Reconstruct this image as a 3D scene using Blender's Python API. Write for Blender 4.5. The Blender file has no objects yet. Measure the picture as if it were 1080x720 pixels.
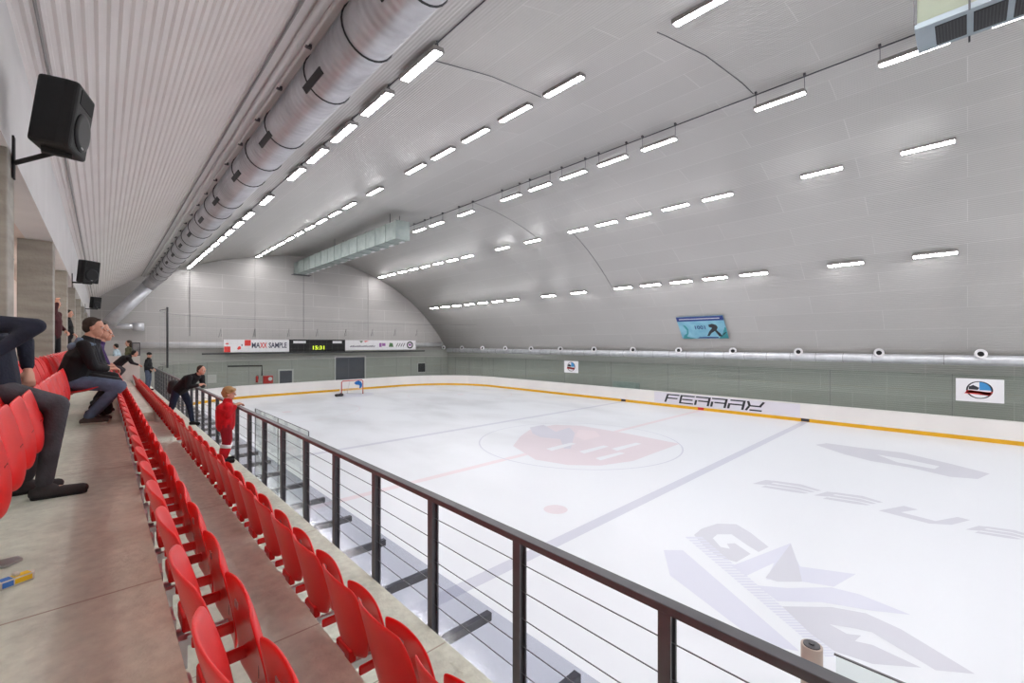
import bpy, bmesh, math, random
from mathutils import Vector, Matrix, noise
random.seed(7)
R = math.radians
PI = math.pi
SC = bpy.context.scene
COL = SC.collection
CZ = 4.46                      # camera height above the ice
TH = R(43.5)
F = 456.0
def Z(h): return CZ - h        # height from "distance below the eye"
def ground(px, py, h=CZ):      # a point of a horizontal plane seen at a pixel (used for measuring)
    d = F*h/(py-362.0); s = (px-540)/F*d
    return (d*math.sin(TH)+s*math.cos(TH), d*math.cos(TH)-s*math.sin(TH))

# ------------------------------------------------------------------ materials
def lin(c):
    return tuple(((v/255)/12.92 if v/255 <= .04045 else ((v/255+.055)/1.055)**2.4) for v in c)+(1,)
def mat(name, col, rough=.6, metal=0, spec=.5, emit=None, es=0):
    m = bpy.data.materials.new(name); m.use_nodes = True
    b = m.node_tree.nodes['Principled BSDF']
    b.inputs['Base Color'].default_value = lin(col)
    b.inputs['Roughness'].default_value = rough
    b.inputs['Metallic'].default_value = metal
    b.inputs['Specular IOR Level'].default_value = spec
    if emit:
        b.inputs['Emission Color'].default_value = lin(emit); b.inputs['Emission Strength'].default_value = es
    return m
def nd(m, t, **kw):
    n = m.node_tree.nodes.new(t)
    for k, v in kw.items(): setattr(n, k, v)
    return n
def lk(m, a, b): m.node_tree.links.new(a, b)
def noisy(name, c1, c2, scale=4, rough=.7, bump=0, detail=6, stretch=(1,1,1), metal=0, spec=.4, bscale=None, lo=.3, hi=.7):
    m = mat(name, c1, rough, metal, spec)
    b = m.node_tree.nodes['Principled BSDF']
    tc = nd(m, 'ShaderNodeTexCoord'); mp = nd(m, 'ShaderNodeMapping'); mp.inputs['Scale'].default_value = stretch
    lk(m, tc.outputs['Object'], mp.inputs[0])
    n = nd(m, 'ShaderNodeTexNoise'); n.inputs['Scale'].default_value = scale; n.inputs['Detail'].default_value = detail
    lk(m, mp.outputs[0], n.inputs['Vector'])
    r = nd(m, 'ShaderNodeValToRGB'); r.color_ramp.elements[0].color = lin(c1); r.color_ramp.elements[1].color = lin(c2)
    r.color_ramp.elements[0].position = lo; r.color_ramp.elements[1].position = hi
    lk(m, n.outputs['Fac'], r.inputs[0]); lk(m, r.outputs[0], b.inputs['Base Color'])
    if bump:
        n2 = nd(m, 'ShaderNodeTexNoise'); n2.inputs['Scale'].default_value = bscale or scale*8; n2.inputs['Detail'].default_value = 4
        lk(m, tc.outputs['Object'], n2.inputs['Vector'])
        bp = nd(m, 'ShaderNodeBump'); bp.inputs['Strength'].default_value = bump; bp.inputs['Distance'].default_value = .02
        lk(m, n2.outputs['Fac'], bp.inputs['Height']); lk(m, bp.outputs[0], b.inputs['Normal'])
    return m
def clad(name, c, seam, width=6.0, row=1.2, mortar=.018, ribs=62.0, rstr=.25, rough=.55, stain=None, ribshade=0.0):
    """sheet cladding: seams from a brick pattern in metre UVs, fine ribs as bump with painted groove shade"""
    m = mat(name, c, rough, 0, .4); b = m.node_tree.nodes['Principled BSDF']
    uv = nd(m, 'ShaderNodeUVMap')
    br = nd(m, 'ShaderNodeTexBrick'); br.offset = .5
    for k, v in (('Scale', 1.0), ('Mortar Size', mortar), ('Mortar Smooth', .3), ('Brick Width', width), ('Row Height', row)): br.inputs[k].default_value = v
    c2 = tuple(min(255, x*1.015) for x in c); c3 = tuple(x*.985 for x in c)
    br.inputs['Color1'].default_value = lin(c2); br.inputs['Color2'].default_value = lin(c3); br.inputs['Mortar'].default_value = lin(seam)
    lk(m, uv.outputs[0], br.inputs['Vector'])
    out = br.outputs['Color']
    w = nd(m, 'ShaderNodeTexWave', wave_type='BANDS', bands_direction='Y'); w.inputs['Scale'].default_value = ribs/20
    lk(m, uv.outputs[0], w.inputs['Vector'])
    if ribshade:  # groove shade of the ribs put into the colour
        mr = nd(m, 'ShaderNodeMapRange'); mr.inputs['To Min'].default_value = 1-ribshade; mr.inputs['To Max'].default_value = 1
        lk(m, w.outputs['Fac'], mr.inputs['Value'])
        mx0 = nd(m, 'ShaderNodeMix', data_type='RGBA', blend_type='MULTIPLY'); mx0.inputs[0].default_value = 1
        lk(m, out, mx0.inputs[6]); lk(m, mr.outputs[0], mx0.inputs[7]); out = mx0.outputs[2]
    if stain:
        n = nd(m, 'ShaderNodeTexNoise'); n.inputs['Scale'].default_value = .35; n.inputs['Detail'].default_value = 5
        lk(m, uv.outputs[0], n.inputs['Vector'])
        mr = nd(m, 'ShaderNodeMapRange'); mr.inputs['From Min'].default_value = .35; mr.inputs['From Max'].default_value = .7
        mr.inputs['To Min'].default_value = 0; mr.inputs['To Max'].default_value = .5
        lk(m, n.outputs['Fac'], mr.inputs['Value'])
        mx = nd(m, 'ShaderNodeMix', data_type='RGBA'); mx.inputs[7].default_value = lin(stain)
        lk(m, mr.outputs[0], mx.inputs[0]); lk(m, out, mx.inputs[6]); out = mx.outputs[2]
    lk(m, out, b.inputs['Base Color'])
    bp = nd(m, 'ShaderNodeBump'); bp.inputs['Strength'].default_value = rstr; bp.inputs['Distance'].default_value = .012
    lk(m, w.outputs['Fac'], bp.inputs['Height']); lk(m, bp.outputs[0], b.inputs['Normal'])
    return m
def glassy(name, tint, fres=1.35, rough=.02):
    m = bpy.data.materials.new(name); m.use_nodes = True; nt = m.node_tree; nt.nodes.clear()
    o = nd(m, 'ShaderNodeOutputMaterial'); t = nd(m, 'ShaderNodeBsdfTransparent'); g = nd(m, 'ShaderNodeBsdfGlossy')
    t.inputs[0].default_value = tint; g.inputs['Roughness'].default_value = rough
    f = nd(m, 'ShaderNodeFresnel'); f.inputs[0].default_value = fres; mx = nd(m, 'ShaderNodeMixShader')
    ge = nd(m, 'ShaderNodeNewGeometry'); inv = nd(m, 'ShaderNodeMath', operation='SUBTRACT'); inv.inputs[0].default_value = 1; lk(m, ge.outputs['Backfacing'], inv.inputs[1])
    mu = nd(m, 'ShaderNodeMath', operation='MULTIPLY'); lk(m, f.outputs[0], mu.inputs[0]); lk(m, inv.outputs[0], mu.inputs[1])
    lk(m, mu.outputs[0], mx.inputs[0]); lk(m, t.outputs[0], mx.inputs[1]); lk(m, g.outputs[0], mx.inputs[2]); lk(m, mx.outputs[0], o.inputs[0])
    return m

M = {}
M['vault'] = clad('vault sheet', (192,190,188), (210,208,206), 6.0, 1.2, .014, 62, .6, stain=(185,183,181), ribshade=.05)
M['endwall'] = clad('end wall sheet', (186,183,181), (208,205,203), 5.0, 1.15, .022, 40, .2, stain=(172,170,168))
M['lowwall'] = clad('lower wall panels', (176,178,173), (192,193,189), 3.0, 1.0, .02, 60, .5, stain=(170,174,169), ribshade=.14)
M['soffit'] = noisy('ribbed soffit sheet', (226,219,217), (232,226,224), .6, .5, 0)
M['fascia'] = noisy('white fascia paint', (214,212,212), (224,222,222), 1.2, .6, .05)
M['corrceil'] = noisy('beige corridor paint', (214,198,190), (222,206,198), 1.0, .8)
M['concrete'] = noisy('stand concrete', (200,204,190), (228,233,220), 1.6, .75, .35, 9, (1,.5,1), bscale=30, lo=.25, hi=.75)
M['column'] = noisy('board marked concrete', (146,142,134), (174,170,162), 1.5, .85, .4, 7, (1,1,5), bscale=22)
M['parapet'] = noisy('pale parapet concrete', (205,200,194), (216,212,206), 2, .8, .1)
M['steel'] = noisy('dark grey painted steel', (66,66,72), (78,78,84), 9, .42, 0, spec=.6)
M['cable'] = mat('steel cable', (120,120,126), .35, .8)
M['galv'] = noisy('galvanised sheet', (206,208,214), (228,230,235), 2.5, .35, 0, metal=.55)
M['galv2'] = noisy('dull galvanised sheet', (150,162,160), (172,182,178), 2.0, .5, 0, metal=.45)
M['band'] = mat('black duct band', (38,38,42), .5)
M['grille'] = mat('dark grille', (40,41,44), .6)
M['slat'] = mat('grille slat', (62,64,68), .5, .3)
M['red'] = mat('glossy red seat plastic', (224,30,32), .36, 0, .5)
M['redshade'] = mat('red with recess shade', (96,6,10), .6)  # seat red darkened to stand for shade inside the slot
M['boardwhite'] = noisy('white dasher board', (232,228,226), (238,235,232), .8, .35, 0)
M['lilac'] = mat('pale lilac advert sheet', (224,221,230), .35)
M['yellow'] = noisy('yellow kick plate', (222,166,24), (232,178,36), 2, .45)
M['ink'] = mat('dark grey ink', (44,44,52), .5)
M['glass'] = glassy('dasher glass', (.90,.925,.91,1))
M['plexi'] = glassy('bench roof sheet', (.80,.81,.86,1), 1.6, .12)
M['tube'] = mat('lit diffuser', (255,255,255), .5, emit=(252,250,251), es=31)
M['housing'] = mat('shade grey luminaire housing', (150,147,146), .5)  # darkened to take in the shadow gap above the ceiling lights
M['black'] = noisy('black cabinet', (14,14,16), (21,21,23), 30, .55, .15)
M['mesh'] = mat('speaker grille mesh', (26,26,29), .5, .3)
M['white'] = mat('white sheet', (232,231,234), .5)
M['rubber'] = mat('black rubber', (24,24,25), .8)
M['plate'] = mat('grey number plate', (176,176,178), .35, .6)
M['doorgrey'] = noisy('grey door leaf', (84,86,96), (92,94,104), 1.0, .5)
M['frame'] = mat('pale door frame', (200,200,200), .5)
M['redpaint'] = mat('red safety paint', (200,40,40), .4)
M['skin'] = noisy('skin', (205,150,128), (216,164,142), 6, .5)
M['brown'] = mat('brown hair', (52,38,30), .8)
M['dhair'] = mat('near black hair', (30,25,23), .8)
M['blond'] = mat('sandy blond hair', (168,132,88), .8)
M['pole'] = mat('dark pole', (52,53,57), .5)
M['netm'] = mat('thin grey net cord', (120,120,124), .7)
M['beige'] = mat('beige padding foam', (190,176,168), .7)

def fabric(name, c, r=.85): return noisy(name, tuple(x*.86 for x in c), tuple(min(255, x*1.1) for x in c), 9, r, .3, bscale=60)

# ------------------------------------------------------------------ mesh helpers
class MB:
    def __init__(s): s.bm = bmesh.new(); s.mats = []; s.cur = 0; s.uv = None
    def m(s, k):
        k = M[k] if isinstance(k, str) else k
        if k not in s.mats: s.mats.append(k)
        s.cur = s.mats.index(k); return s
    def face(s, vs):
        try: f = s.bm.faces.new(vs)
        except ValueError: return None
        f.material_index = s.cur; return f
    def poly(s, pts): return s.face([s.bm.verts.new(p) for p in pts])
    def prism(s, pts, n):          # polygon extruded along vector n
        n = Vector(n); a = [s.bm.verts.new(p) for p in pts]; b = [s.bm.verts.new(Vector(p)+n) for p in pts]
        s.face(a[::-1]); s.face(b)
        k = len(a)
        for i in range(k): s.face([a[i], a[(i+1) % k], b[(i+1) % k], b[i]])
        return s
    def box(s, x0, x1, y0, y1, z0, z1, mtx=None):
        P = [Vector((x, y, z)) for x in (x0, x1) for y in (y0, y1) for z in (z0, z1)]
        if mtx: P = [mtx @ p for p in P]
        v = [s.bm.verts.new(p) for p in P]
        for q in ((0,1,3,2),(4,6,7,5),(0,4,5,1),(2,3,7,6),(0,2,6,4),(1,5,7,3)): s.face([v[i] for i in q])
        return s
    def tube(s, pts, r, n=8, cap=True, closed=False):
        pts = [Vector(p) for p in pts]; rr = r if isinstance(r, (list, tuple)) else [r]*len(pts)
        rings = []; prev = None
        for i, p in enumerate(pts):
            if closed: t = pts[(i+1) % len(pts)]-pts[i-1]
            else: t = pts[min(i+1, len(pts)-1)]-pts[max(i-1, 0)]
            t.normalize()
            if prev is None:
                u = Vector((0,0,1)) if abs(t.z) < .9 else Vector((1,0,0)); u = (u-t*u.dot(t)).normalized()
            else: u = (prev-t*prev.dot(t)).normalized()
            prev = u; v = t.cross(u)
            rings.append([s.bm.verts.new(p+(u*math.cos(2*PI*k/n)+v*math.sin(2*PI*k/n))*rr[i]) for k in range(n)])
        m = len(rings)
        for i in range(m if closed else m-1):
            a, b = rings[i], rings[(i+1) % m]
            for k in range(n):
                f = s.face([a[k], a[(k+1) % n], b[(k+1) % n], b[k]])
                if f: f.smooth = n > 6
        if cap and not closed: s.face(rings[0][::-1]); s.face(rings[-1])
        return s
    def ell(s, c, r, mtx=None, n=12, m=8):
        c = Vector(c); rings = []
        for j in range(1, m):
            a = PI*j/m
            rings.append([Vector((r[0]*math.sin(a)*math.cos(2*PI*k/n), r[1]*math.sin(a)*math.sin(2*PI*k/n), r[2]*math.cos(a))) for k in range(n)])
        T = (lambda p: c+(mtx @ p)) if mtx else (lambda p: c+p)
        top = s.bm.verts.new(T(Vector((0,0,r[2])))); bot = s.bm.verts.new(T(Vector((0,0,-r[2]))))
        rv = [[s.bm.verts.new(T(p)) for p in q] for q in rings]
        for k in range(n):
            for f in [s.face([top, rv[0][k], rv[0][(k+1) % n]]), s.face([bot, rv[-1][(k+1) % n], rv[-1][k]])]:
                if f: f.smooth = True
            for j in range(len(rv)-1):
                f = s.face([rv[j][k], rv[j+1][k], rv[j+1][(k+1) % n], rv[j][(k+1) % n]])
                if f: f.smooth = True
        return s
    def limb(s, p0, r0, p1, r1, side=None, ratio=1.0, n=12):
        """tapered capsule, optionally flattened: wider along side by ratio"""
        p0, p1 = Vector(p0), Vector(p1); t = (p1-p0); L = t.length
        if L < 1e-6: return s
        t.normalize(); u = Vector(side) if side is not None else (Vector((0,1,0)) if abs(t.y) < .9 else Vector((1,0,0)))
        u = (u-t*u.dot(t)).normalized(); v = t.cross(u); prof = []
        for a in (80, 60, 35, 0): prof.append((-math.sin(R(a))*r0*.9, math.cos(R(a))*r0))
        for q in (.33, .66): prof.append((L*q, r0+(r1-r0)*q))
        for a in (0, 35, 60, 80): prof.append((L+math.sin(R(a))*r1*.9, math.cos(R(a))*r1))
        rings = [[s.bm.verts.new(p0+t*x+(u*math.cos(2*PI*k/n)*ratio+v*math.sin(2*PI*k/n))*r) for k in range(n)] for x, r in prof]
        for a, b in zip(rings, rings[1:]):
            for k in range(n): s.face([a[k], a[(k+1) % n], b[(k+1) % n], b[k]])
        s.face(rings[0][::-1]); s.face(rings[-1]); return s
    def build(s, name, parent=None, smooth=False, recalc=True, mod=None):
        if recalc: bmesh.ops.recalc_face_normals(s.bm, faces=s.bm.faces)
        me = bpy.data.meshes.new(name); s.bm.to_mesh(me); s.bm.free()
        for k in s.mats: me.materials.append(k)
        if smooth:
            for p in me.polygons: p.use_smooth = True
        o = bpy.data.objects.new(name, me); COL.objects.link(o)
        if parent: o.parent = parent
        return o
def mb(k='white'): return MB().m(k)
def tag(o, label=None, cat=None, group=None, kind=None):
    for k, v in (('label', label), ('category', cat), ('group', group), ('kind', kind)):
        if v: o[k] = v
    return o
def empty(name, loc=(0,0,0), rz=0):
    o = bpy.data.objects.new(name, None); COL.objects.link(o); o.location = loc; o.rotation_euler = (0,0,rz); return o
def struct(o, label=None, cat=None):
    o['kind'] = 'structure'
    if label: o['label'] = label
    if cat: o['category'] = cat
    return o
def copy_tree(o, parent=None):
    c = o.copy(); COL.objects.link(c); c.parent = parent
    for ch in [x for x in bpy.data.objects if x.parent == o]: copy_tree(ch, c)
    return c
KIDS = {}
def copy_fast(root, kids):     # thing with its parts (one level) and sub-parts
    c = root.copy(); COL.objects.link(c)
    for k, sub in kids:
        d = k.copy(); COL.objects.link(d); d.parent = c
        for q in sub:
            e = q.copy(); COL.objects.link(e); e.parent = d
    return c
def bevel(o, w=.01, seg=2):
    b = o.modifiers.new('bevel', 'BEVEL'); b.width = w; b.segments = seg; b.limit_method = 'ANGLE'; return o
def text_polys(body, size, place, m, depth, material, shear=0, bold=0):
    """adds real letter shapes to builder m; place(u, v, w) maps text plane to the place"""
    cu = bpy.data.curves.new('t', 'FONT'); cu.body = body; cu.size = size; cu.shear = shear; cu.offset = bold; cu.resolution_u = 2
    cu.align_x = 'CENTER'; cu.align_y = 'CENTER'
    ob = bpy.data.objects.new('t', cu); COL.objects.link(ob)
    dg = bpy.context.evaluated_depsgraph_get(); dg.update()
    me = bpy.data.meshes.new_from_object(ob.evaluated_get(dg))
    m.m(material)
    for p in me.polygons:
        pts = [me.vertices[i].co for i in p.vertices]
        m.prism([place(q.x, q.y, 0) for q in pts], Vector(place(0,0,depth))-Vector(place(0,0,0)))
    bpy.data.objects.remove(ob); bpy.data.meshes.remove(me)
ORD = ['nearest','second','third','fourth','fifth','sixth','seventh','eighth','ninth','tenth','eleventh','twelfth','thirteenth','fourteenth','fifteenth','sixteenth','seventeenth','eighteenth','nineteenth']
TENS = {20:'twent',30:'thirt',40:'fort',50:'fift'}
def ordn(i):     # i from 0
    if i < 19: return ORD[i]
    n = i+1; t = n//10*10; u = n % 10
    return TENS[t]+('ieth' if u == 0 else 'y-'+['','first','second','third','fourth','fifth','sixth','seventh','eighth','ninth'][u])

# ------------------------------------------------------------------ hall shell
Y0, Y1 = -19.0, 44.0
PROF = [(2.56, Z(-5.49)), (5.1, Z(-6.32)), (7.5, Z(-7.13)), (10.2, Z(-7.80)), (12.5, Z(-8.22))]
cr = 18.36
x = 14.8
while x < 30.5:
    PROF.append((x, Z(-(12.9-4.55-cr+math.sqrt(cr*cr-(x-14.8)**2))))); x += 1.3 if x < 26 else .8
PROF.append((30.62, Z(.75)))
def ceil_z(x):
    if x < 2.56: return Z(-(3.04+.77*(x+.62)))
    for a, b in zip(PROF, PROF[1:]):
        if a[0] <= x <= b[0]: return a[1]+(b[1]-a[1])*(x-a[0])/(b[0]-a[0])
    return 4
# smooth the polyline with Catmull-Rom
def crom(P, n=4):
    out = []
    for i in range(len(P)-1):
        p0 = P[max(i-1,0)]; p1 = P[i]; p2 = P[i+1]; p3 = P[min(i+2, len(P)-1)]
        for k in range(n):
            t = k/n
            out.append(tuple(.5*((2*p1[j])+(-p0[j]+p2[j])*t+(2*p0[j]-5*p1[j]+4*p2[j]-p3[j])*t*t+(-p0[j]+3*p1[j]-3*p2[j]+p3[j])*t**3) for j in (0,1)))
    out.append(P[-1]); return out
PS = crom(PROF)
def shell(name, prof, y0, y1, th, material, flip=1, smooth=True):
    """profile in XZ swept along Y with thickness outward, metre UVs (u=Y, v=arc)"""
    bm = bmesh.new(); uvl = bm.loops.layers.uv.new('UVMap')
    inn = []; s = 0; arc = [0]
    for a, b in zip(prof, prof[1:]): s += math.hypot(b[0]-a[0], b[1]-a[1]); arc.append(s)
    for i, p in enumerate(prof):
        a = prof[max(i-1,0)]; b = prof[min(i+1,len(prof)-1)]; t = Vector((b[0]-a[0], b[1]-a[1])).normalized()
        nrm = Vector((-t.y, t.x))*th*flip
        inn.append((p, (p[0]+nrm.x, p[1]+nrm.y)))
    V = [[bm.verts.new((q[0], y, q[1])) for q in pr for y in (y0, y1)] for pr in inn]
    for i in range(len(V)-1):
        a, b = V[i], V[i+1]
        for (q, k) in (((a[0], a[1], b[1], b[0]), 0), ((a[2], b[2], b[3], a[3]), 1)):
            f = bm.faces.new(q); f.smooth = smooth
            for l in f.loops:
                l[uvl].uv = (l.vert.co.y, arc[i] if l.vert in a else arc[i+1])
        bm.faces.new((a[0], b[0], b[2], a[2])); bm.faces.new((a[1], a[3], b[3], b[1]))
    bm.faces.new((V[0][0], V[0][2], V[0][3], V[0][1])); bm.faces.new((V[-1][0], V[-1][1], V[-1][3], V[-1][2]))
    bmesh.ops.recalc_face_normals(bm, faces=bm.faces)
    me = bpy.data.meshes.new(name); bm.to_mesh(me); bm.free(); me.materials.append(M[material] if isinstance(material, str) else material)
    o = bpy.data.objects.new(name, me); COL.objects.link(o); return o
struct(shell('ceiling', PS, Y0, Y1, .25, 'vault'), 'pale grey barrel vault of ribbed sheet over the rink', 'ceiling')
struct(shell('wall_right', [(30.9, Z(.75)+.0), (30.9, 0)], Y0, Y1, .25, 'lowwall', 1, False), 'grey green lower side wall behind the far boards', 'wall')
# ribbed left soffit: real trapezoid corrugation running along the hall
pts = []; a = Vector((-.62, Z(-3.04))); b = Vector((2.56, Z(-5.49))); L = (b-a).length; t = (b-a)/L; nn = Vector((-t.y, t.x))
pitch = .125; k = 0
while k*pitch < L-.001:
    for f0, hh in ((0,0), (.28,0), (.45,.028), (.83,.028)):
        s_ = (k+f0)*pitch
        if s_ < L: q = a+t*s_+nn*hh; pts.append((q.x, q.y))
    k += 1
pts.append((b.x, b.y))
sf = shell('ceiling', pts, Y0, Y1, .12, 'soffit', 1, False); struct(sf, 'sloping ribbed pale soffit above the stands', 'ceiling')
# end walls
def endwall(name, y, y2):
    out = [(-4.2, 0)]+[(-4.2, Z(-5.6)), (-.62, Z(-5.0))]+[(2.56, Z(-5.6))]+[(p[0], p[1]+.12) for p in PS[1:]]+[(31.1, Z(.75)), (31.1, 0)]
    m = MB().m('endwall'); uvl = m.bm.loops.layers.uv.new('UVMap')
    m.prism([(p[0], y, p[1]) for p in out], (0, y2-y, 0))
    for f in m.bm.faces:
        for l in f.loops: l[uvl].uv = (l.vert.co.x, l.vert.co.z)
    return m.build(name)
struct(endwall('wall_back', Y1, Y1+.25), 'pale panelled end wall under the vault', 'wall')
struct(endwall('wall_near', Y0-.25, Y0), 'end wall behind the camera', 'wall')
# darker lower cladding of the end wall
m = MB().m('lowwall'); uvl = m.bm.loops.layers.uv.new('UVMap')
m.box(-4.1, 30.85, Y1-.06, Y1-.002, 0, Z(.75))
for f in m.bm.faces:
    for l in f.loops: l[uvl].uv = (l.vert.co.x, l.vert.co.z)
struct(m.build('trim_1'), 'darker lower cladding of the end wall', 'wall cladding')
# fascia, corridor behind the columns
m = mb('fascia').box(-.95, -.62, Y0, Y1-.01, Z(-1.8), Z(-3.3)); struct(m.build('trim_2'), 'long white fascia beam above the columns', 'beam')
m = mb('corrceil').box(-4.2, -.95, Y0, Y1-.01, Z(-1.8), Z(-2.1)); struct(m.build('ceiling'), 'beige corridor ceiling behind the columns', 'ceiling')
m = mb('corrceil').box(-2.0, -1.8, Y0, Y1-.01, 0, Z(-1.8)); struct(m.build('wall_left'), 'beige corridor wall behind the columns', 'wall')

# ------------------------------------------------------------------ stands (stepped concrete)
RX = [-.51, .205, .92, 1.81]            # riser positions
HF = [.57, 1.10, 1.63, 2.16]
st = [(-1.8, 0), (-1.8, Z(HF[0])), (RX[0], Z(HF[0])), (RX[0], Z(HF[1])), (RX[1], Z(HF[1])), (RX[1], Z(HF[2])), (RX[2], Z(HF[2])), (RX[2], Z(HF[3])), (RX[3], Z(HF[3])), (RX[3], 0)]
cm = M['concrete']
# expansion joints across the treads: dark thin lines every 2.5 m
b_ = cm.node_tree.nodes['Principled BSDF']
tc = nd(cm, 'ShaderNodeTexCoord'); sep = nd(cm, 'ShaderNodeSeparateXYZ'); lk(cm, tc.outputs['Object'], sep.inputs[0])
pm = nd(cm, 'ShaderNodeMath', operation='PINGPONG'); pm.inputs[1].default_value = 1.3; lk(cm, sep.outputs['Y'], pm.inputs[0])
ls = nd(cm, 'ShaderNodeMath', operation='LESS_THAN'); ls.inputs[1].default_value = .006; lk(cm, pm.outputs[0], ls.inputs[0])
n3 = nd(cm, 'ShaderNodeTexNoise'); n3.inputs['Scale'].default_value = 14; n3.inputs['Detail'].default_value = 8; lk(cm, tc.outputs['Object'], n3.inputs['Vector'])
mr = nd(cm, 'ShaderNodeMapRange'); mr.inputs['From Min'].default_value = .3; mr.inputs['From Max'].default_value = .72; mr.inputs['To Min'].default_value = .84; mr.inputs['To Max'].default_value = 1.08
lk(cm, n3.outputs['Fac'], mr.inputs['Value'])
src = b_.inputs['Base Color'].links[0].from_socket
mx = nd(cm, 'ShaderNodeMix', data_type='RGBA', blend_type='MULTIPLY'); mx.inputs[0].default_value = 1; lk(cm, src, mx.inputs[6]); lk(cm, mr.outputs[0], mx.inputs[7])
mx2 = nd(cm, 'ShaderNodeMix', data_type='RGBA'); mx2.inputs[7].default_value = lin((172,162,148)); lk(cm, ls.outputs[0], mx2.inputs[0]); lk(cm, mx.outputs[2], mx2.inputs[6]); lk(cm, mx2.outputs[2], b_.inputs['Base Color'])
m = MB().m('concrete').prism([(p[0], -6, p[1]) for p in st], (0, 36, 0))
stand = struct(m.build('floor'), 'stepped concrete stands', 'floor')
# raised aisle block on the middle tread, parapet at the far end
o = mb('concrete').box(RX[1]+.002, .80, 11.8, 22.9, Z(1.63)+.001, Z(1.44)).build('concrete_step'); bevel(o, .012)
tag(o, 'low raised concrete step on the middle tread, between the two right-hand seat rows', 'step')
m = mb('parapet').box(.1, .88, 23.0, 23.15, Z(1.44), Z(.50)).box(.9, 1.12, 23.0, 23.15, Z(2.15), Z(.50)).box(.1, .9, 23.0, 23.15, Z(1.62), Z(1.44)).box(.87, .91, 23.0, 23.15, Z(1.6), Z(.5))
o = m.build('parapet_wall'); tag(o, 'low white parapet wall closing the far end of the seat rows', 'wall')
e = empty('barred_gate', (.9, 23.07, Z(.5))); tag(e, 'dark barred panel standing on the white parapet', 'gate')
m = mb('steel').box(-.02,.22,-.02,.02,.5,.54).box(-.02,.22,-.02,.02,0,.04).box(-.02,.02,-.02,.02,0,.54).box(.19,.23,-.02,.02,0,.54); m.build('frame', e)
m = mb('steel')
for k in range(5): m.box(.035+.03*k, .05+.03*k, -.008, .008, .04, .5)
m.build('bars', e)

# columns
for i, y in enumerate([6.25, 11.35, 15.6, 20.1, 25.0, 30.0, 36.0]):
    zb = Z(HF[0]) if y < 30 else 0
    m = mb('column').box(-1.05, -.625, y-.2, y+.2, zb, Z(-1.8)); o = m.build('concrete_column'); bevel(o, .012)
    tag(o, ['square concrete column nearest the camera, cut by the left edge of the photo', 'square concrete column behind the two seated men, second from camera', 'third square concrete column from the camera', 'fourth square concrete column from the camera', 'fifth concrete column from the camera', 'sixth concrete column from the camera', 'farthest concrete column under the fascia'][i], 'column', 'concrete columns under the fascia')
e = empty('wall_lamp', (-1.8, 14.4, Z(-1.05))); tag(e, 'pair of upright lit tubes on the corridor wall left of the second column', 'lamp')
mb('housing').box(0, .05, -.16, .16, -.02, .72).build('housing', e)
m = mb('tube')
for s in (-.08, .08): m.tube([(.075, s, .02), (.075, s, .33)], .022, 8).tube([(.075, s, .38), (.075, s, .69)], .022, 8)
M['tube2'] = mat('lit wall tube', (255,255,255), .5, emit=(255,246,235), es=9); m.mats[0] = M['tube2']
m.build('tube', e)

for k_, y in enumerate((-3, 1.5, 4.0, 8.9, 13.4, 18, 23)):  # lamps added to brighten the corridor and the stands
    e = empty('added_corridor_lamp', (-1.45, y, Z(-1.8))); tag(e, '%s added fill lamp from the camera, brightening the corridor and stands' % ordn(k_), 'lamp', 'added corridor lamps')
    mb('housing').box(-.1, .1, -.62, .62, -.03, 0).build('housing', e); m = mb('white'); m.mats[0] = M['tube2']; m.box(-.08, .08, -.6, .6, -.05, -.03); m.build('diffuser', e)
# ------------------------------------------------------------------ ice, boards, glass
BX0, BX1, BY0, BY1, BR = 2.5, 29.0, -15.9, 40.4, 7.0
def rrect(off=0, n=14, z=0, step=2.4):
    x0, x1, y0, y1 = BX0-off, BX1+off, BY0-off, BY1+off; r = BR+off; P = []
    def line(a, b):
        L = (Vector(b)-Vector(a)).length; k = max(1, round(L/step))
        for i in range(k): P.append(tuple(Vector(a).lerp(Vector(b), i/k)))
    def arc(cx, cy, a0):
        for i in range(n): a = a0-PI/2*i/n; P.append((cx+r*math.cos(a), cy+r*math.sin(a), z))
    line((x0, y0+r, z), (x0, y1-r, z)); arc(x0+r, y1-r, PI); line((x0+r, y1, z), (x1-r, y1, z)); arc(x1-r, y1-r, PI/2)
    line((x1, y1-r, z), (x1, y0+r, z)); arc(x1-r, y0+r, 0); line((x1-r, y0, z), (x0+r, y0, z)); arc(x0+r, y0+r, -PI/2)
    return P
def ring_wall(m, o0, o1, z0, z1):
    A, B = rrect(o0), rrect(o1); n = len(A)
    a0 = [m.bm.verts.new((p[0], p[1], z0)) for p in A]; a1 = [m.bm.verts.new((p[0], p[1], z1)) for p in A]
    b0 = [m.bm.verts.new((p[0], p[1], z0)) for p in B]; b1 = [m.bm.verts.new((p[0], p[1], z1)) for p in B]
    for i in range(n):
        j = (i+1) % n
        for q in ((a0[i],a0[j],a1[j],a1[i]), (b0[i],b1[i],b1[j],b0[j]), (a1[i],a1[j],b1[j],b1[i]), (a0[i],b0[i],b0[j],a0[j])): m.face(q)
# sub floor around the rink
o = mb('parapet').box(-1.9, 31.1, Y0, Y1, -.3, -.02).build('floor'); struct(o, 'concrete ground around the rink', 'floor')
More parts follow.
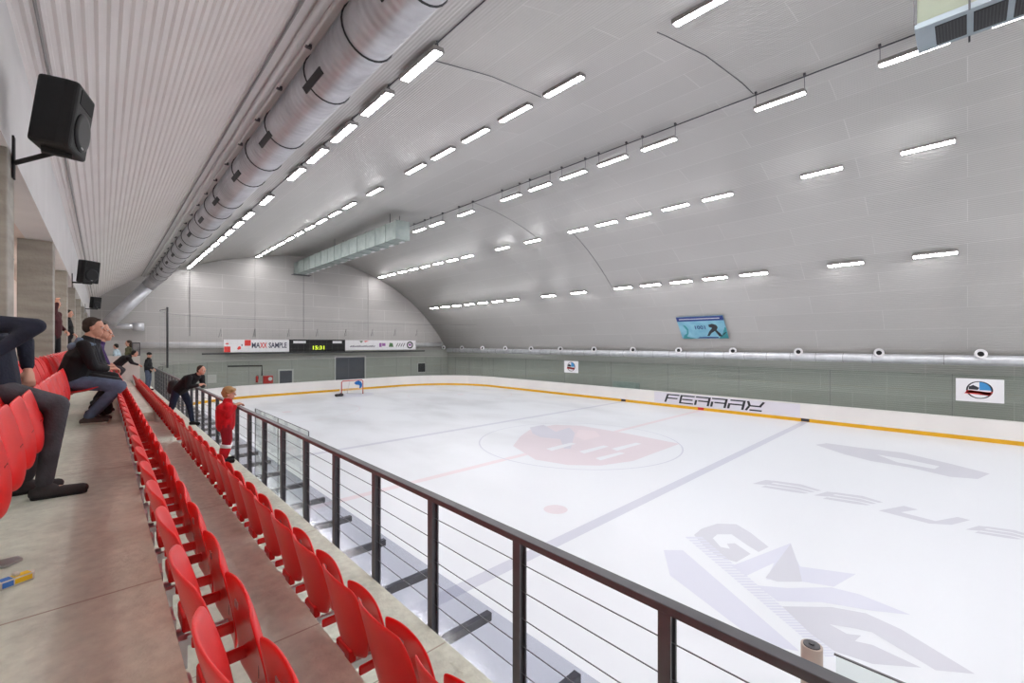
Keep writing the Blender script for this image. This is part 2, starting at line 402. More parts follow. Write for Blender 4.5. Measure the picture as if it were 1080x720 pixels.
# ice with its painted markings as raised-by-a-hair faces of the same object
def icem(name, c, r=.22):
    m = mat(name, c, r, 0, .35); b = m.node_tree.nodes['Principled BSDF']
    tc = nd(m, 'ShaderNodeTexCoord'); n = nd(m, 'ShaderNodeTexNoise'); n.inputs['Scale'].default_value = .34; n.inputs['Detail'].default_value = 4
    mp = nd(m, 'ShaderNodeMapping'); mp.inputs['Scale'].default_value = (1, .55, 1); mp.inputs['Rotation'].default_value = (0, 0, .5); lk(m, tc.outputs['Object'], mp.inputs[0])
    n.inputs['Distortion'].default_value = .25; lk(m, mp.outputs[0], n.inputs['Vector'])
    mr = nd(m, 'ShaderNodeMapRange'); mr.interpolation_type = 'SMOOTHSTEP'; mr.inputs['From Min'].default_value = .38; mr.inputs['From Max'].default_value = .78; mr.inputs['To Max'].default_value = .6; lk(m, n.outputs['Fac'], mr.inputs['Value'])
    # more scraped towards the far end of the rink
    sep = nd(m, 'ShaderNodeSeparateXYZ'); lk(m, tc.outputs['Object'], sep.inputs[0])
    m2 = nd(m, 'ShaderNodeMapRange'); m2.inputs['From Min'].default_value = 8; m2.inputs['From Max'].default_value = 24; m2.inputs['To Min'].default_value = .04; lk(m, sep.outputs['Y'], m2.inputs['Value'])
    mu = nd(m, 'ShaderNodeMath', operation='MULTIPLY'); lk(m, mr.outputs[0], mu.inputs[0]); lk(m, m2.outputs[0], mu.inputs[1])
    mx = nd(m, 'ShaderNodeMix', data_type='RGBA'); mx.inputs[6].default_value = lin(c); mx.inputs[7].default_value = lin(tuple(x*.78 for x in c)); lk(m, mu.outputs[0], mx.inputs[0])
    lk(m, mx.outputs[2], b.inputs['Base Color'])
    b.inputs['Roughness'].default_value = .3
    return m
M['ice'] = icem('ice', (226,230,236)); M['iblue'] = icem('ice over blue line', (202,205,218)); M['ired'] = icem('ice over red paint', (226,214,220))
M['igrey'] = icem('ice over grey print', (203,205,215)); M['ilil'] = icem('ice over lilac print', (211,214,228)); M['ipink'] = icem('ice over pink print', (219,209,216)); M['idark'] = icem('ice over dark print', (204,204,216))
m = MB().m('ice'); bot = rrect(0); m.prism([(p[0], p[1], -.02) for p in bot], (0,0,.02))
zi = .002
def flat(pts, k, z=zi): m.m(k); f = m.poly([(p[0], p[1], z) for p in pts]);  f.normal_update(); (f.normal_flip() if f.normal.z < 0 else None)
def rect(x0, x1, y0, y1, k, z=zi): flat([(x0,y0),(x1,y0),(x1,y1),(x0,y1)], k, z)
def annul(cx, cy, r0, r1, k, n=64, z=zi):
    for i in range(n):
        a, b2 = 2*PI*i/n, 2*PI*(i+1)/n
        flat([(cx+r0*math.cos(a), cy+r0*math.sin(a)), (cx+r1*math.cos(a), cy+r1*math.sin(a)), (cx+r1*math.cos(b2), cy+r1*math.sin(b2)), (cx+r0*math.cos(b2), cy+r0*math.sin(b2))], k, z)
def disc(cx, cy, r, k, z=zi, n=40): flat([(cx+r*math.cos(2*PI*i/n), cy+r*math.sin(2*PI*i/n)) for i in range(n)], k, z)
YC = 12.25; XC = (BX0+BX1)/2
rect(BX0, BX1, YC-.15, YC+.15, 'ired'); rect(BX0, BX1, YC-5.9-.16, YC-5.9+.16, 'iblue'); rect(BX0, BX1, YC+5.9-.16, YC+5.9+.16, 'iblue')
rect(BX0+.4, BX1-.4, 36.9, 36.96, 'ired'); annul(XC, YC, 4.44, 4.5, 'iblue', z=.0024)
annul(XC-7, 30.5, 4.45, 4.5, 'ired', z=.0024); annul(XC+7, 30.5, 4.45, 4.5, 'ired', z=.0024); disc(XC-7, 30.5, .3, 'ired', .003); disc(XC+7, 30.5, .3, 'ired', .003)
disc(*ground(586, 537), .32, 'ipink', .003)
# goal crease
disc(15.9, 36.75, 1.7, 'ilil', .003)
def tr(pts, x0, y0, s): return [ground(x0+p[0]/s, y0+p[1]/s) for p in pts]
# centre emblem: pale pink leaf shape with darker blots
flat(tr([(178,140),(205,105),(240,80),(330,62),(430,66),(600,95),(790,132),(700,165),(620,195),(500,212),(380,210),(260,190)], 490, 430, 3.484), 'ipink', .0032)
flat(tr([(240,72),(290,62),(335,88),(385,72),(405,92),(390,150),(365,150),(352,115),(280,108),(250,95)], 490, 430, 3.484), 'idark', .0038)
flat(tr([(420,80),(480,85),(500,105),(440,118),(405,105)], 490, 430, 3.484), 'ired', .0038)
for a0 in ((300,150),(420,160),(540,150),(480,185)):
    flat(tr([(a0[0],a0[1]),(a0[0]+90,a0[1]-22),(a0[0]+110,a0[1]-18),(a0[0]+20,a0[1]+8)], 490, 430, 3.484), 'ice', .0046)
# big G - peak - G emblem near the rail
T = lambda p: tr(p, 720, 480, 3.0)
flat(T([(36,252),(60,232),(110,216),(170,218),(215,245),(272,290),(240,306),(205,285),(155,250),(110,250),(95,262),(120,290),(150,296),(140,280),(165,278),(215,312),(170,338),(115,322),(70,290)]), 'igrey')
flat(T([(155,350),(342,278),(360,330),(372,352),(548,376),(478,416),(380,400),(265,392),(290,340),(200,382)]), 'ilil', .0022)
flat(T([(262,388),(342,280),(366,345),(378,400),(300,400)]), 'igrey', .0028)
flat(T([(235,412),(330,420),(470,418),(560,440),(722,505),(600,492),(440,465),(300,462)]), 'ilil', .003)
flat(T([(315,478),(470,480),(580,500),(690,550),(925,692),(800,680),(700,620),(600,560),(530,545),(465,535),(520,565),(565,570),(545,588),(600,600),(755,672),(600,660),(480,620),(400,560)]), 'igrey', .0026)
nst = 44
for i in range(nst):       # slanted lettering band, unreadable in the photo: only its bars
    u0, u1 = i/nst, (i+.66)/nst
    A0, A1, B0, B1 = Vector((8,258)), Vector((455,640)), Vector((62,258)), Vector((500,640))
    flat(T([tuple(A0.lerp(A1,u0)), tuple(B0.lerp(B1,u0)), tuple(B0.lerp(B1,u1)), tuple(A0.lerp(A1,u1))]), 'ilil', .0024)
flat(T([(-60,300),(0,300),(370,620),(250,600),(-40,380)]), 'ilil', .0021)
# long lettering across the near zone
T = lambda p: tr(p, 720, 480, 3.0)
for dx, dy in ((0,0), (195,37), (675,145)):
    flat(T([(220+dx,90+dy),(262+dx,78+dy),(300+dx,82+dy),(265+dx,94+dy)]), 'igrey')
    for q in range(3):
        flat(T([(285+dx-q*12,80+dy+q*8),(375+dx-q*8,92+dy+q*9),(440+dx-q*20,112+dy+q*4),(425+dx-q*20,113+dy+q*4),(365+dx-q*10,98+dy+q*9),(272+dx-q*12,84+dy+q*8)]), 'igrey', .0024)
flat(T([(620,175),(700,160),(745,172),(690,180),(800,208),(870,195),(910,205),(850,220),(780,216)]), 'igrey', .0024)
T = lambda p: tr(p, 780, 450, 3.6)
flat(T([(288,68),(330,62),(450,78),(620,98),(800,140),(950,178),(905,198),(800,190),(650,155),(500,130),(400,105)]), 'igrey', .0024)
flat(T([(520,105),(640,125),(760,150),(740,160),(600,135)]), 'ice', .003)
ice = m.build('floor', recalc=False); struct(ice, 'white rink ice with faded lines and emblems', 'ice')

boards = empty('rink_boards', (0,0,0)); tag(boards, 'white dasher boards with yellow kick plate around the ice', 'rink boards')
m = mb('boardwhite'); ring_wall(m, 0.0, .09, .19, 1.0); m.build('board_panel', boards)
m = mb('yellow'); ring_wall(m, -.012, .09, 0, .19); o = m.build('kick_plate', boards); o['label'] = 'yellow kick plate along the ice'
m = mb('boardwhite'); ring_wall(m, -.015, .11, 1.0, 1.04); m.build('cap_rail', boards)
m = mb('ink').box(BX1-.016, BX1-.011, YC-.2, YC+.2, .02, .19)
m.mats[0] = M['redpaint']; m.build('line_mark', boards)
for dy in (-5.9, 5.9): mb('ink').box(BX1-.016, BX1-.011, YC+dy-.2, YC+dy+.2, .02, .19).build('line_mark', boards)
# advert on the far board
ad = mb('lilac').box(BX1-.006, BX1-.001, 6.6, 15.6, .22, .98)
def stroke(m, pts, w, place):
    for a, b in zip(pts, pts[1:]):
        a, b = Vector(a), Vector(b); t = (b-a).normalized(); n_ = Vector((-t.y, t.x))*w/2; e_ = t*w/2
        m.prism([place(*(a-e_+n_)), place(*(b+e_+n_)), place(*(b+e_-n_)), place(*(a-e_-n_))], (-.004, 0, 0))
LET = {'F': [[(0,0),(.08,1),(1,1)], [(.2,.52),(.9,.52)]], 'E': [[(1,1),(.0,1),(0,0),(1,0)], [(.2,.5),(.9,.5)]],
       'R': [[(0,1),(1,1),(1,.5),(.25,.5)], [(0,0),(0,.5)], [(1,.35),(1,0)]], 'A': [[(.1,1),(1,1),(1,0)], [(0,0),(0,.5),(.85,.5)]],
       'X': [[(0,1),(.15,.52),(.85,.52),(1,1)], [(0,0),(.1,.35)], [(.3,0),(.95,0)]]}
yy = 14.75; ad.m('ink'); w = .84
for c in 'FERRAX':
    for st_ in LET[c]:
        stroke(ad, st_, .1 if False else .17, lambda u, v, yy=yy: (BX1-.007, yy-u*w-(v*.12), .36+v*.5) if True else None)
    yy -= 1.06
o = ad.build('advert_sheet', boards); o['label'] = 'pale advert sheet with dark stylised FERRAX lettering'
# glass around the far side and ends, open along the players benches
G = rrect(.045); n = len(G)
gp = []
for i in range(n):
    a, b = Vector(G[i]), Vector(G[(i+1) % n]); mid = (a+b)/2
    if mid.x < 3.2 and (mid.y < 32): continue
    gp.append((a, b))
def glass_panel(a, b, z0, z1, parent):
    t = (b-a); L = t.length; t.normalize(); nrm = Vector((-t.y, t.x, 0))*.006; a = a+t*.008; b = b-t*.008
    P = [a-nrm, b-nrm, b+nrm, a+nrm]
    m = mb('glass').prism([(p.x, p.y, z0) for p in P], (0,0,z1-z0)); return m.build('glass_panel', parent)
for a, b in gp: glass_panel(a, b, 1.041, 3.02, boards)
for a, b in gp[::2]:
    mb('cable').box(a.x-.008, a.x+.008, a.y-.008, a.y+.008, 1.04, 3.02).build('glass_post', boards)
# near side: short run of glass behind the child, and one at the right edge with padded post
pz = Z(1.49)
glass_panel(Vector((2.545, 7.7, 0)), Vector((2.545, 9.45, 0)), 1.041, pz, boards); glass_panel(Vector((2.545, 9.45, 0)), Vector((2.545, 11.2, 0)), 1.041, pz, boards)
glass_panel(Vector((2.545, -4, 0)), Vector((2.545, -1.8, 0)), 1.041, pz, boards); glass_panel(Vector((2.545, -1.8, 0)), Vector((2.545, .44, 0)), 1.041, pz, boards)
for y in (7.69, 9.45, 11.21, -1.8): mb('cable').box(2.538, 2.552, y-.006, y+.006, 1.041, pz).build('glass_post', boards)
for a_, b_2 in ((7.7, 11.2), (-4, .44)): mb('cable').box(2.54, 2.55, a_, b_2, pz, pz+.007).build('glass_edge', boards)
pp = empty('padded_post', (2.545, .53, 1.041)); tag(pp, 'beige padded round post at the end of the glass, poking up behind the rail', 'post')
m = mb('beige').tube([(0,0,0), (0,0,pz-1.041)], .046, 20); m.build('pad', pp)
m = mb('steel').tube([(0,0,pz-1.041), (0,0,pz-1.036)], .036, 16).tube([(0,0,pz-1.036), (0,0,pz-1.03)], .012, 10); m.build('end_cap', pp)

# safety net above the end glass
ne = empty('safety_net', (0,0,0)); tag(ne, 'thin safety net on a dark pole above the end glass', 'net')
NP = [p for p in rrect(.1, z=0)]
path = [Vector((2.75, 31.8, 0))]
for p in NP:
    if p[1] > 33 and not (p[0] > 28.9): path.append(Vector((p[0]+ (.15 if p[0] < 3 else 0), p[1], 0)))
path = [p for p in path if p.y > 31]
path.sort(key=lambda p: math.atan2(p.y-20, p.x-16), reverse=True)
zt = 6.45
m = mb('pole').tube([(2.75, 31.8, 3.05), (2.75, 31.8, zt+.1)], .05, 8); m.build('pole', ne)
m = mb('netm').tube([(p.x, p.y, zt) for p in path], .012, 4); m.tube([(p.x, p.y, 3.2) for p in path], .010, 4); m.build('edge_cord', ne)
m = mb('netm')
for k in range(1, 8): m.tube([(p.x, p.y, 3.2+(zt-3.2)*k/8) for p in path], .0022, 3, False)
for a, b in zip(path, path[1:]):
    L = (b-a).length; q = max(1, int(L/.5))
    for i in range(q): p = a.lerp(b, i/q); m.tube([(p.x, p.y, 3.2), (p.x, p.y, zt)], .0022, 3, False)
m.build('mesh', ne)

# ------------------------------------------------------------------ goal
g = empty('ice_hockey_goal', (15.85, 36.9, .003)); tag(g, 'red framed hockey goal with white net at the far end', 'goal')
W = .95
m = mb('redpaint').tube([(-W,0,0),(-W,0,1.12),(-W+.1,0,1.22),(W-.1,0,1.22),(W,0,1.12),(W,0,0)], .036, 10); m.build('front_frame', g)
m = mb('redpaint'); m.mats[0] = M['white']; m.tube([(-W,0,.03),(-W+.1,.9,.03),(0,1.12,.03),(W-.1,.9,.03),(W,0,.03)], .03, 8).tube([(-W+.1,0,1.2),(-W+.25,.5,1.2),(W-.25,.5,1.2),(W-.1,0,1.2)], .025, 8).tube([(0,0,1.2),(0,.5,1.2),(0,1.1,.03)], .025, 8); m.build('back_frame', g)
m = mb('white')
B = [(-W,0),(-W+.1,.9),(0,1.12),(W-.1,.9),(W,0)]; Tt = [(-W+.1,0),(-W+.25,.5),(0,.5),(W-.25,.5),(W-.1,0)]
def samp(P, u):
    s = u*(len(P)-1); i = min(int(s), len(P)-2); f = s-i; return (P[i][0]+(P[i+1][0]-P[i][0])*f, P[i][1]+(P[i+1][1]-P[i][1])*f)
for k in range(33):
    u = k/32; a, b = samp(B, u), samp(Tt, u); m.tube([(a[0],a[1],.04), (b[0],b[1],1.19)], .007, 3, False)
for k in range(12):
    f = (k+1)/13; m.tube([(samp(B,u/16)[0]*(1-f)+samp(Tt,u/16)[0]*f, samp(B,u/16)[1]*(1-f)+samp(Tt,u/16)[1]*f, .04+1.15*f) for u in range(17)], .007, 3, False)
nt_ = m.build('net', g)
M['bluef'] = fabric('bright blue cloth', (28,110,190), .6)
m = mb('bluef').prism([(.1,-.06,.98),(.25,-.06,1.12),(.5,-.06,1.2),(.72,-.06,1.1),(.84,-.06,.9),(.82,-.06,.66),(.68,-.06,.5),(.58,-.06,.52),(.62,-.06,.74),(.5,-.06,.82),(.3,-.06,.84)], (0,-.05,0)); o = m.build('crest', g); o['label'] = 'bright blue curved crest on the goal'; bevel(o,.015)
bg = mb(fabric('dark canvas', (64,60,62))); bg.limb((14.2,36.3,.13), .12, (14.72,36.35,.13), .12, (0,1,0), 1.2); bg.limb((14.5,36.3,.2), .05, (14.6,36.3,.28), .03); tag(bg.build('kit_bag'), 'dark grey lump of kit lying on the ice left of the goal', 'bag')

# ------------------------------------------------------------------ railing and beams
PITCH = .947; PY = [.93+PITCH*k for k in range(-2, 28)]
rail = empty('railing', (1.845, 0, Z(2.16))); tag(rail, 'long dark steel railing with thin cables along the edge of the stands', 'railing')
m = mb('steel').box(-.035, .035, PY[0]-.3, PY[-1]+.3, .96, 1.0); bevel(m.build('top_rail', rail), .004)
for i, y in enumerate(PY):
    m = mb('steel').box(-.03, -.018, y-.03, y+.03, -.3, .965).box(.018, .03, y-.03, y+.03, -.3, .965).box(-.018, .018, y-.012, y+.012, -.3, .96); m.build('post', rail)
for k in range(5):
    z = .165+.165*k; m = mb('cable').tube([(0, PY[0], z), (0, PY[-1], z)], .0035, 6); m.build('cable', rail)
bp = None; HB = 2.33
for i, y in enumerate(PY):
    e = mb('steel').box(0, .6, -.03, .03, -.035, .035).build('support_beam')
    bevel(e, .004); e.location = (1.815, y, Z(HB))
    tag(e, '%s dark steel beam from the camera sticking out below the railing' % (ordn(i-2).capitalize() if i >= 2 else 'hidden'), 'beam', 'beams under the railing')
    if i < 2: e['label'] = 'dark steel beam under the railing beside the camera, out of view'
m = mb('plexi').box(1.83, 2.44, -.9, PY[-1]+.3, Z(HB)+.0352, Z(HB)+.041); o = m.build('bench_roof_sheet'); tag(o, 'clear plastic sheet laid over the beams between stands and boards', 'plastic sheet')
# players bench wall under the stands
o = mb('parapet').box(1.82, 2.3, -6, 32, -.02, .05).build('floor'); struct(o, 'strip of pale floor below the plastic sheet', 'floor')

# ------------------------------------------------------------------ seats
def shell_mesh(m, f, hw, nu=10, nv=9, th=.018):
    """closed curved panel. f(u,v)->Vector, u,v in -1..1 already outlined; thickness along x"""
    A = [[None]*(nv+1) for _ in range(nu+1)]; B = [[None]*(nv+1) for _ in range(nu+1)]
    for i in range(nu+1):
        for j in range(nv+1):
            u, v = -1+2*i/nu, -1+2*j/nv; p = f(u, v)
            edge = max(abs(u), abs(v)); t_ = th*(1 if edge < .99 else .7)
            A[i][j] = m.bm.verts.new(p-Vector((t_/2,0,0))); B[i][j] = m.bm.verts.new(p+Vector((t_/2,0,0)))
    fs = []
    for i in range(nu):
        for j in range(nv):
            fs.append(m.face([A[i][j], A[i][j+1], A[i+1][j+1], A[i+1][j]])); fs.append(m.face([B[i][j], B[i+1][j], B[i+1][j+1], B[i][j+1]]))
    for i in range(nu):
        for j in (0, nv): fs.append(m.face([A[i][j], A[i+1][j], B[i+1][j], B[i][j]]))
    for j in range(nv):
        for i in (0, nu): fs.append(m.face([A[i][j], B[i][j], B[i][j+1], A[i][j+1]]))
    for q in fs:
        if q: q.smooth = True
def sq2disc(u, v, k=.75):     # square to rounded shape
    x_, y_ = u*math.sqrt(1-v*v/2), v*math.sqrt(1-u*u/2); return (u*(1-k)+x_*k, v*(1-k)+y_*k)
def back_f(u, v):
    a, b = sq2disc(u, v, .5 if v > 0 else .4)
    wv = .238*(1-.22*max(0,-v)**1.5)
    return Vector((.055-.075*(b+1)/2*1.2+.05*abs(a)**2.2-.012*max(0,b), a*wv, .715+b*.232))
def pan_f(u, v):
    a, b = sq2disc(u, v, .42)
    wv = .243*(1-.05*max(0, v))
    bulge = .235-.085*((b+1)/2)**1.4-.03*(1-((b+1)/2))**4
    return Vector((bulge-.03*abs(a)**2.2, a*wv, .575+b*.215))
def make_seat():
    root = empty('stadium_seat')
    m = mb('red'); shell_mesh(m, back_f, .2); b1 = m.build('backrest', root)
    s = b1.modifiers.new('s', 'SUBSURF'); s.levels = 1; s.render_levels = 1
    m = mb('red'); shell_mesh(m, pan_f, .2); b2 = m.build('seat_pan', root)
    s = b2.modifiers.new('s', 'SUBSURF'); s.levels = 1; s.render_levels = 1
    # handle recess and groove as raised patches, their shade painted dark red, on the underside that faces forward when tipped up
    m = mb('redshade'); p = pan_f(0, .1); m.box(p.x+.004, p.x+.013, -.045, .045, .545, .575); m.box(p.x+.006, p.x+.016, -.003, .003, .43, .545); h = m.build('handle_slot', b2)
    h['label'] = 'handle slot with its shade put into dark red'
    p = pan_f(.3, .9); m = mb('plate').box(p.x-.012, p.x-.0085, .03, .07, .685, .71); pl = m.build('number_plate', b2); pl['label'] = 'small grey number plate'
    m = mb('red'); m.box(.05, .21, -.16, -.14, .43, .48).box(.05, .21, .14, .16, .43, .48).box(.03, .07, -.08, .08, .46, .53); b3 = m.build('hinge', root); bevel(b3, .012)
    m = mb('galv'); m.box(.0, .012, -.06, .06, .3, .52).box(.0, .2, -.012, .012, .37, .41).box(.0,.05,-.05,-.03,.3,.42).box(.0,.05,.03,.05,.3,.42); b4 = m.build('bracket', root); b4['label'] = 'grey steel bracket'
    return root, [(b1, []), (b2, [h, pl]), (b3, []), (b4, [])]
seat0, kids = make_seat(); first = True
def put_seat(x, y, z, label, group):
    global first
    if first: o = seat0; first = False
    else: o = copy_fast(seat0, kids)
    o.location = (x, y, z); o['label'] = label; o['category'] = 'seat'; o['group'] = group
    return o
i = 0; y = .85
while y < 22.8:
    if not 9.2 < y < 9.5:
        put_seat(RX[2], y+(.05*random.random()-.025), Z(HF[3]), 'red tip-up seat, %s from the camera in the lowest row beside the railing' % ordn(i), 'red seats of the lowest row'); i += 1
    y += .5
i = 0; y = .75
while y < 22.9:
    put_seat(RX[1], y, Z(HF[2]), 'red tip-up seat, %s from the camera in the middle row of the stands' % ordn(i), 'red seats of the middle row'); i += 1; y += .5
i = 0; y = 1.87
SITS = (4.3, 8.5, 9.5, 10.9, 12.2)
while y < 20:
    o = put_seat(RX[0], y, Z(HF[1]), 'red tip-up seat, %s from the camera in the left row by the columns' % ordn(i), 'red seats of the left row'); i += 1
    if min(abs(y-v) for v in (8.37, 9.37, 10.87)) < .05:      # seat pan folded down under the sitter
        for ch in o.children:
            if ch.name.startswith('seat_pan'):
                ch.matrix_local = Matrix.Translation((.13,0,.425)) @ Matrix.Rotation(R(88), 4, 'Y') @ Matrix.Translation((-.215,0,-.38))
        o['label'] = 'red seat folded down under a seated person, %s in the left row' % ordn(i-1)
    y += .5

# ------------------------------------------------------------------ ceiling lights
YA = [-17.9,-15.8,-13.7,-11.6,-9.5,-7.4,-5.3,-3.2,-1.1,1.0,4.15,8.3,10.4,12.5,14.6,16.7,20.6,23.7,25.8,27.9,30.0,32.1,34.2,36.3,38.4,40.5,42.6]
ROWS = [('beside the round duct', 5.1, 6.1, .14), ('second from the round duct', 10.0, 7.65, .12), ('under the vault top', 15.75, 7.74, 0), ('second lowest on the right slope', 21.5, 7.03, -.2), ('lowest on the right slope', 26.6, 3.89, -.35)]
def make_light():
    root = empty('ceiling_light')
    m = mb('housing').box(-.13, .13, -.72, .72, .045, .085).box(-.07, .07, -.66, .66, .085, .13).box(-.13, -.105, -.72, .72, -.012, .045).box(.105, .13, -.72, .72, -.012, .045).box(-.105, .105, -.72, -.70, -.012, .045).box(-.105, .105, .70, .72, -.012, .045); h = m.build('housing', root)  # narrow upper box stands in for the shadow gap above the housing
    m = mb('tube').box(-.1, .1, -.69, .69, -.024, .02); t_ = m.build('diffuser', root); bevel(t_, .02)
    r_ = mb('steel').box(-.012, .012, -.70, -.675, .085, .2).build('hanger', root); r2 = mb('steel').box(-.012, .012, .675, .70, .085, .2).build('hanger', root)
    return root, [(h, []), (t_, []), (r_, []), (r2, [])]
L0, lk_ = make_light(); lf = True
hangm = []
for q in (-1, 1):
    hr = mb('cable').box(-.007,.007,.675*q,.69*q,.085,.55).build('hanger'); hangm.append(hr.data); bpy.data.objects.remove(hr)
for ri, (where, X, h, tilt) in enumerate(ROWS):
    c = 0
    for y in YA:
        if ri in (3, 4) and y in (25.8, -1.1): continue
        if ri == 2 and 26 < y: continue
        if ri == 4 and y > 42: continue
        if ri == 0 and y == 4.15: pass
        if lf: o = L0; lf = False
        else: o = copy_fast(L0, lk_)
        o.location = (X, y, Z(-h)); o.rotation_euler = (0, -tilt, 0)
        if ri == 2:
            hs_ = [ch for ch in o.children if ch.name.startswith('hanger')]
            for ch, me_ in zip(hs_, hangm): ch.data = me_
        vis = y >= (8 if ri == 0 else 4 if ri == 1 else -2)
        if vis: o['label'] = 'lit strip light, %s along the row %s' % (ordn(c), where); c += 1
        else: o['label'] = 'lit strip light behind the camera in the row %s' % where
        o['category'] = 'ceiling light'; o['group'] = 'strip lights in the row '+where
    tz = Z(-h)+(.19 if ri != 2 else .50)
    e = mb('steel').tube([(X, Y0+.1, tz), (X, Y1-.1, tz)], .022 if ri == 2 else .014, 6).build('cable_conduit')
    tag(e, 'thin conduit running along the lights in the row '+where, 'conduit')
# clamps on the top conduit as parts of one tray
e = [o for o in bpy.data.objects if o.name.startswith('cable_conduit')][2]
for y in YA:
    for s in (-.685, .685):
        if y > -4: mb('steel').box(15.7, 15.8, y+s-.03, y+s+.03, Z(-8.26), Z(-8.36)).box(15.74, 15.76, y+s-.01, y+s+.01, Z(-8.2), Z(-8.5)).build('clamp', e)
# cross cables following the vault
def arc_cable(x0, x1, y0, y1, label):
    P = []
    for k in range(15):
        u = k/14; x_ = x0+(x1-x0)*u; P.append((x_, y0+(y1-y0)*u, ceil_z(x_)-.035))
    tag(mb('steel').tube(P, .012, 5).build('ceiling_cable'), label, 'cable')
arc_cable(5.1, 10.0, 8.25, 9.2, 'dark cable crossing the vault between the two left light rows')
arc_cable(10.0, 15.7, 5.3, 4.9, 'dark cable crossing the vault top near the camera, towards the hanging lights')
arc_cable(15.7, 21.5, 20.0, 20.0, 'faint cable crossing the vault between third and fourth light rows')
arc_cable(21.5, 26.6, 17.2, 17.6, 'faint cable crossing the right slope between the two lowest light rows')

# ------------------------------------------------------------------ round duct on the left
DX, DZ, DR = 3.1, Z(-4.98), .43
md = M['spiral'] = noisy('spiral duct sheet', (176,176,180), (206,206,210), 1.5, .38, 0, metal=.6)
b_ = md.node_tree.nodes['Principled BSDF']; tc = nd(md, 'ShaderNodeTexCoord'); wv = nd(md, 'ShaderNodeTexWave', wave_type='BANDS', bands_direction='Y', wave_profile='SIN'); wv.inputs['Scale'].default_value = 1.9
lk(md, tc.outputs['Object'], wv.inputs['Vector']); bpn = nd(md, 'ShaderNodeBump'); bpn.inputs['Strength'].default_value = .9; bpn.inputs['Distance'].default_value = .02
lk(md, wv.outputs['Fac'], bpn.inputs['Height']); lk(md, bpn.outputs[0], b_.inputs['Normal'])
d = empty('round_duct', (DX, 0, DZ)); tag(d, 'large round silver spiral duct hanging along the left of the vault', 'duct')
m = mb('spiral').tube([(0, Y0+.05, 0), (0, 41.3, 0), (-.05, 41.8, -.03), (-.3, 42.3, -.3), (-.6, 42.45, -.7)], DR, 32); m.build('duct_tube', d)
m = mb('galv'); m.tube([(-.6, 42.45, -.7), (-2.7, 42.6, -3.5)], .40, 24).build('outlet_branch', d)
BY = [-8,-6,-4,-2,0,1.6,3.3,5.0,6.6,8.3,10.9,12.7,14.3,17.1,18.8,21.0,22.8,25,27,29,31,33.3,35.6,38,40.4]
for y in BY:
    m = mb('band').tube([(DR*1.012*math.cos(a/24*2*PI), y, DR*1.012*math.sin(a/24*2*PI)) for a in range(24)], .02, 5, closed=True)
    m.box(-.008, .008, y-.012, y+.012, DR, ceil_z(DX)-DZ); m.build('hanger_band', d)
for y in [-3.9,-.9,2.1,5.1,8.1,11.2,14.2,17.2,20.2,23.2,26.2,29.2,32.2,35.2,38.2]:
    a = R(217); mt = Matrix.Translation((DR*math.cos(a), y, DR*math.sin(a))) @ Matrix.Rotation(-(a)-PI/2+PI, 4, 'Y')
    m = mb('grille').box(-.06, .06, -.42, .42, -.012, .022, mt)
    gr_ = m.build('air_grille', d); gr_['label'] = 'dark oblong air grille'
# trim beam and pipes where soffit meets vault
o = mb('fascia').box(2.22, 2.72, Y0, Y1-.05, Z(-5.22), Z(-5.38)).build('trim_3'); struct(o, 'pale edge beam between soffit and vault', 'beam')
e = mb('housing').tube([(2.19, Y0+.1, Z(-5.13)), (2.19, 43.6, Z(-5.13))], .018, 6).build('pipe'); tag(e, 'thin grey pipe along the pale edge beam left of the duct', 'pipe')
m = mb('fascia').tube([(2.42, Y0+.1, Z(-5.17)), (2.42, 43.6, Z(-5.17))], .045, 10); e = m.build('pipe'); tag(e, 'thicker pale pipe running under the middle of the edge beam', 'pipe')
e = mb('fascia').tube([(2.58, Y0+.1, Z(-5.19)), (2.58, 43.6, Z(-5.19))], .03, 8).build('pipe'); tag(e, 'thin pale pipe nearest the round duct under the edge beam', 'pipe')
for k in range(28): y = -4+k*1.7; mb('steel').box(2.56, 2.66, y-.03, y+.03, Z(-5.21), Z(-5.14)).build('pipe_clip', e)
# thin conduit on the soffit near the speaker
e = mb('housing').tube([(-.45, y, ceil_z(-.45)-.02) for y in (-2, 5, 12, 24, 40)], .014, 6).build('conduit'); tag(e, 'pale thin conduit on the ribbed soffit above the speaker', 'conduit')

# rectangular ducts under the vault top
def box_duct(x0, x1, h0, h1, y0, y1, label, far=True):
    d = empty('rectangular_duct', ((x0+x1)/2, y0, Z(-h0))); tag(d, label, 'duct')
    W_ = (x1-x0)/2; L_ = y1-y0; H_ = h1-h0
    bevel(mb('galv2').box(-W_, W_, 0, L_, 0, H_).build('duct_body', d), .01)
    return d, W_, L_, H_
d, W_, L_, H_ = box_duct(13.2, 14.1, 6.5, 7.62, 24.3, 43.9, 'long grey rectangular duct under the vault at the far end')
k = 0; y = .0
while y < L_-.1:
    m = mb('galv2')
    for (a0, a1, c0, c1) in ((-W_-.035, -W_, -.035, H_+.035), (W_, W_+.035, -.035, H_+.035)): m.box(a0, a1, y, y+.04, c0, c1)
    m.box(-W_, W_, y, y+.04, -.035, 0).box(-W_, W_, y, y+.04, H_, H_+.035); m.build('flange', d); y += 1.4
m = mb('white')
for k in range(14): m.box(W_*.55, W_*.95, .5+k*1.35, .95+k*1.35, -.03, -.001)
m.build('outlet', d)
m = mb('steel').box(-W_+.1, -W_+.13, 1, 1.03, H_, H_+.62).box(W_-.13, W_-.1, 1, 1.03, H_, H_+.62).box(-W_+.1, -W_+.13, 10, 10.03, H_, H_+.62).box(W_-.13, W_-.1, 10, 10.03, H_, H_+.62); m.build('hanger', d)
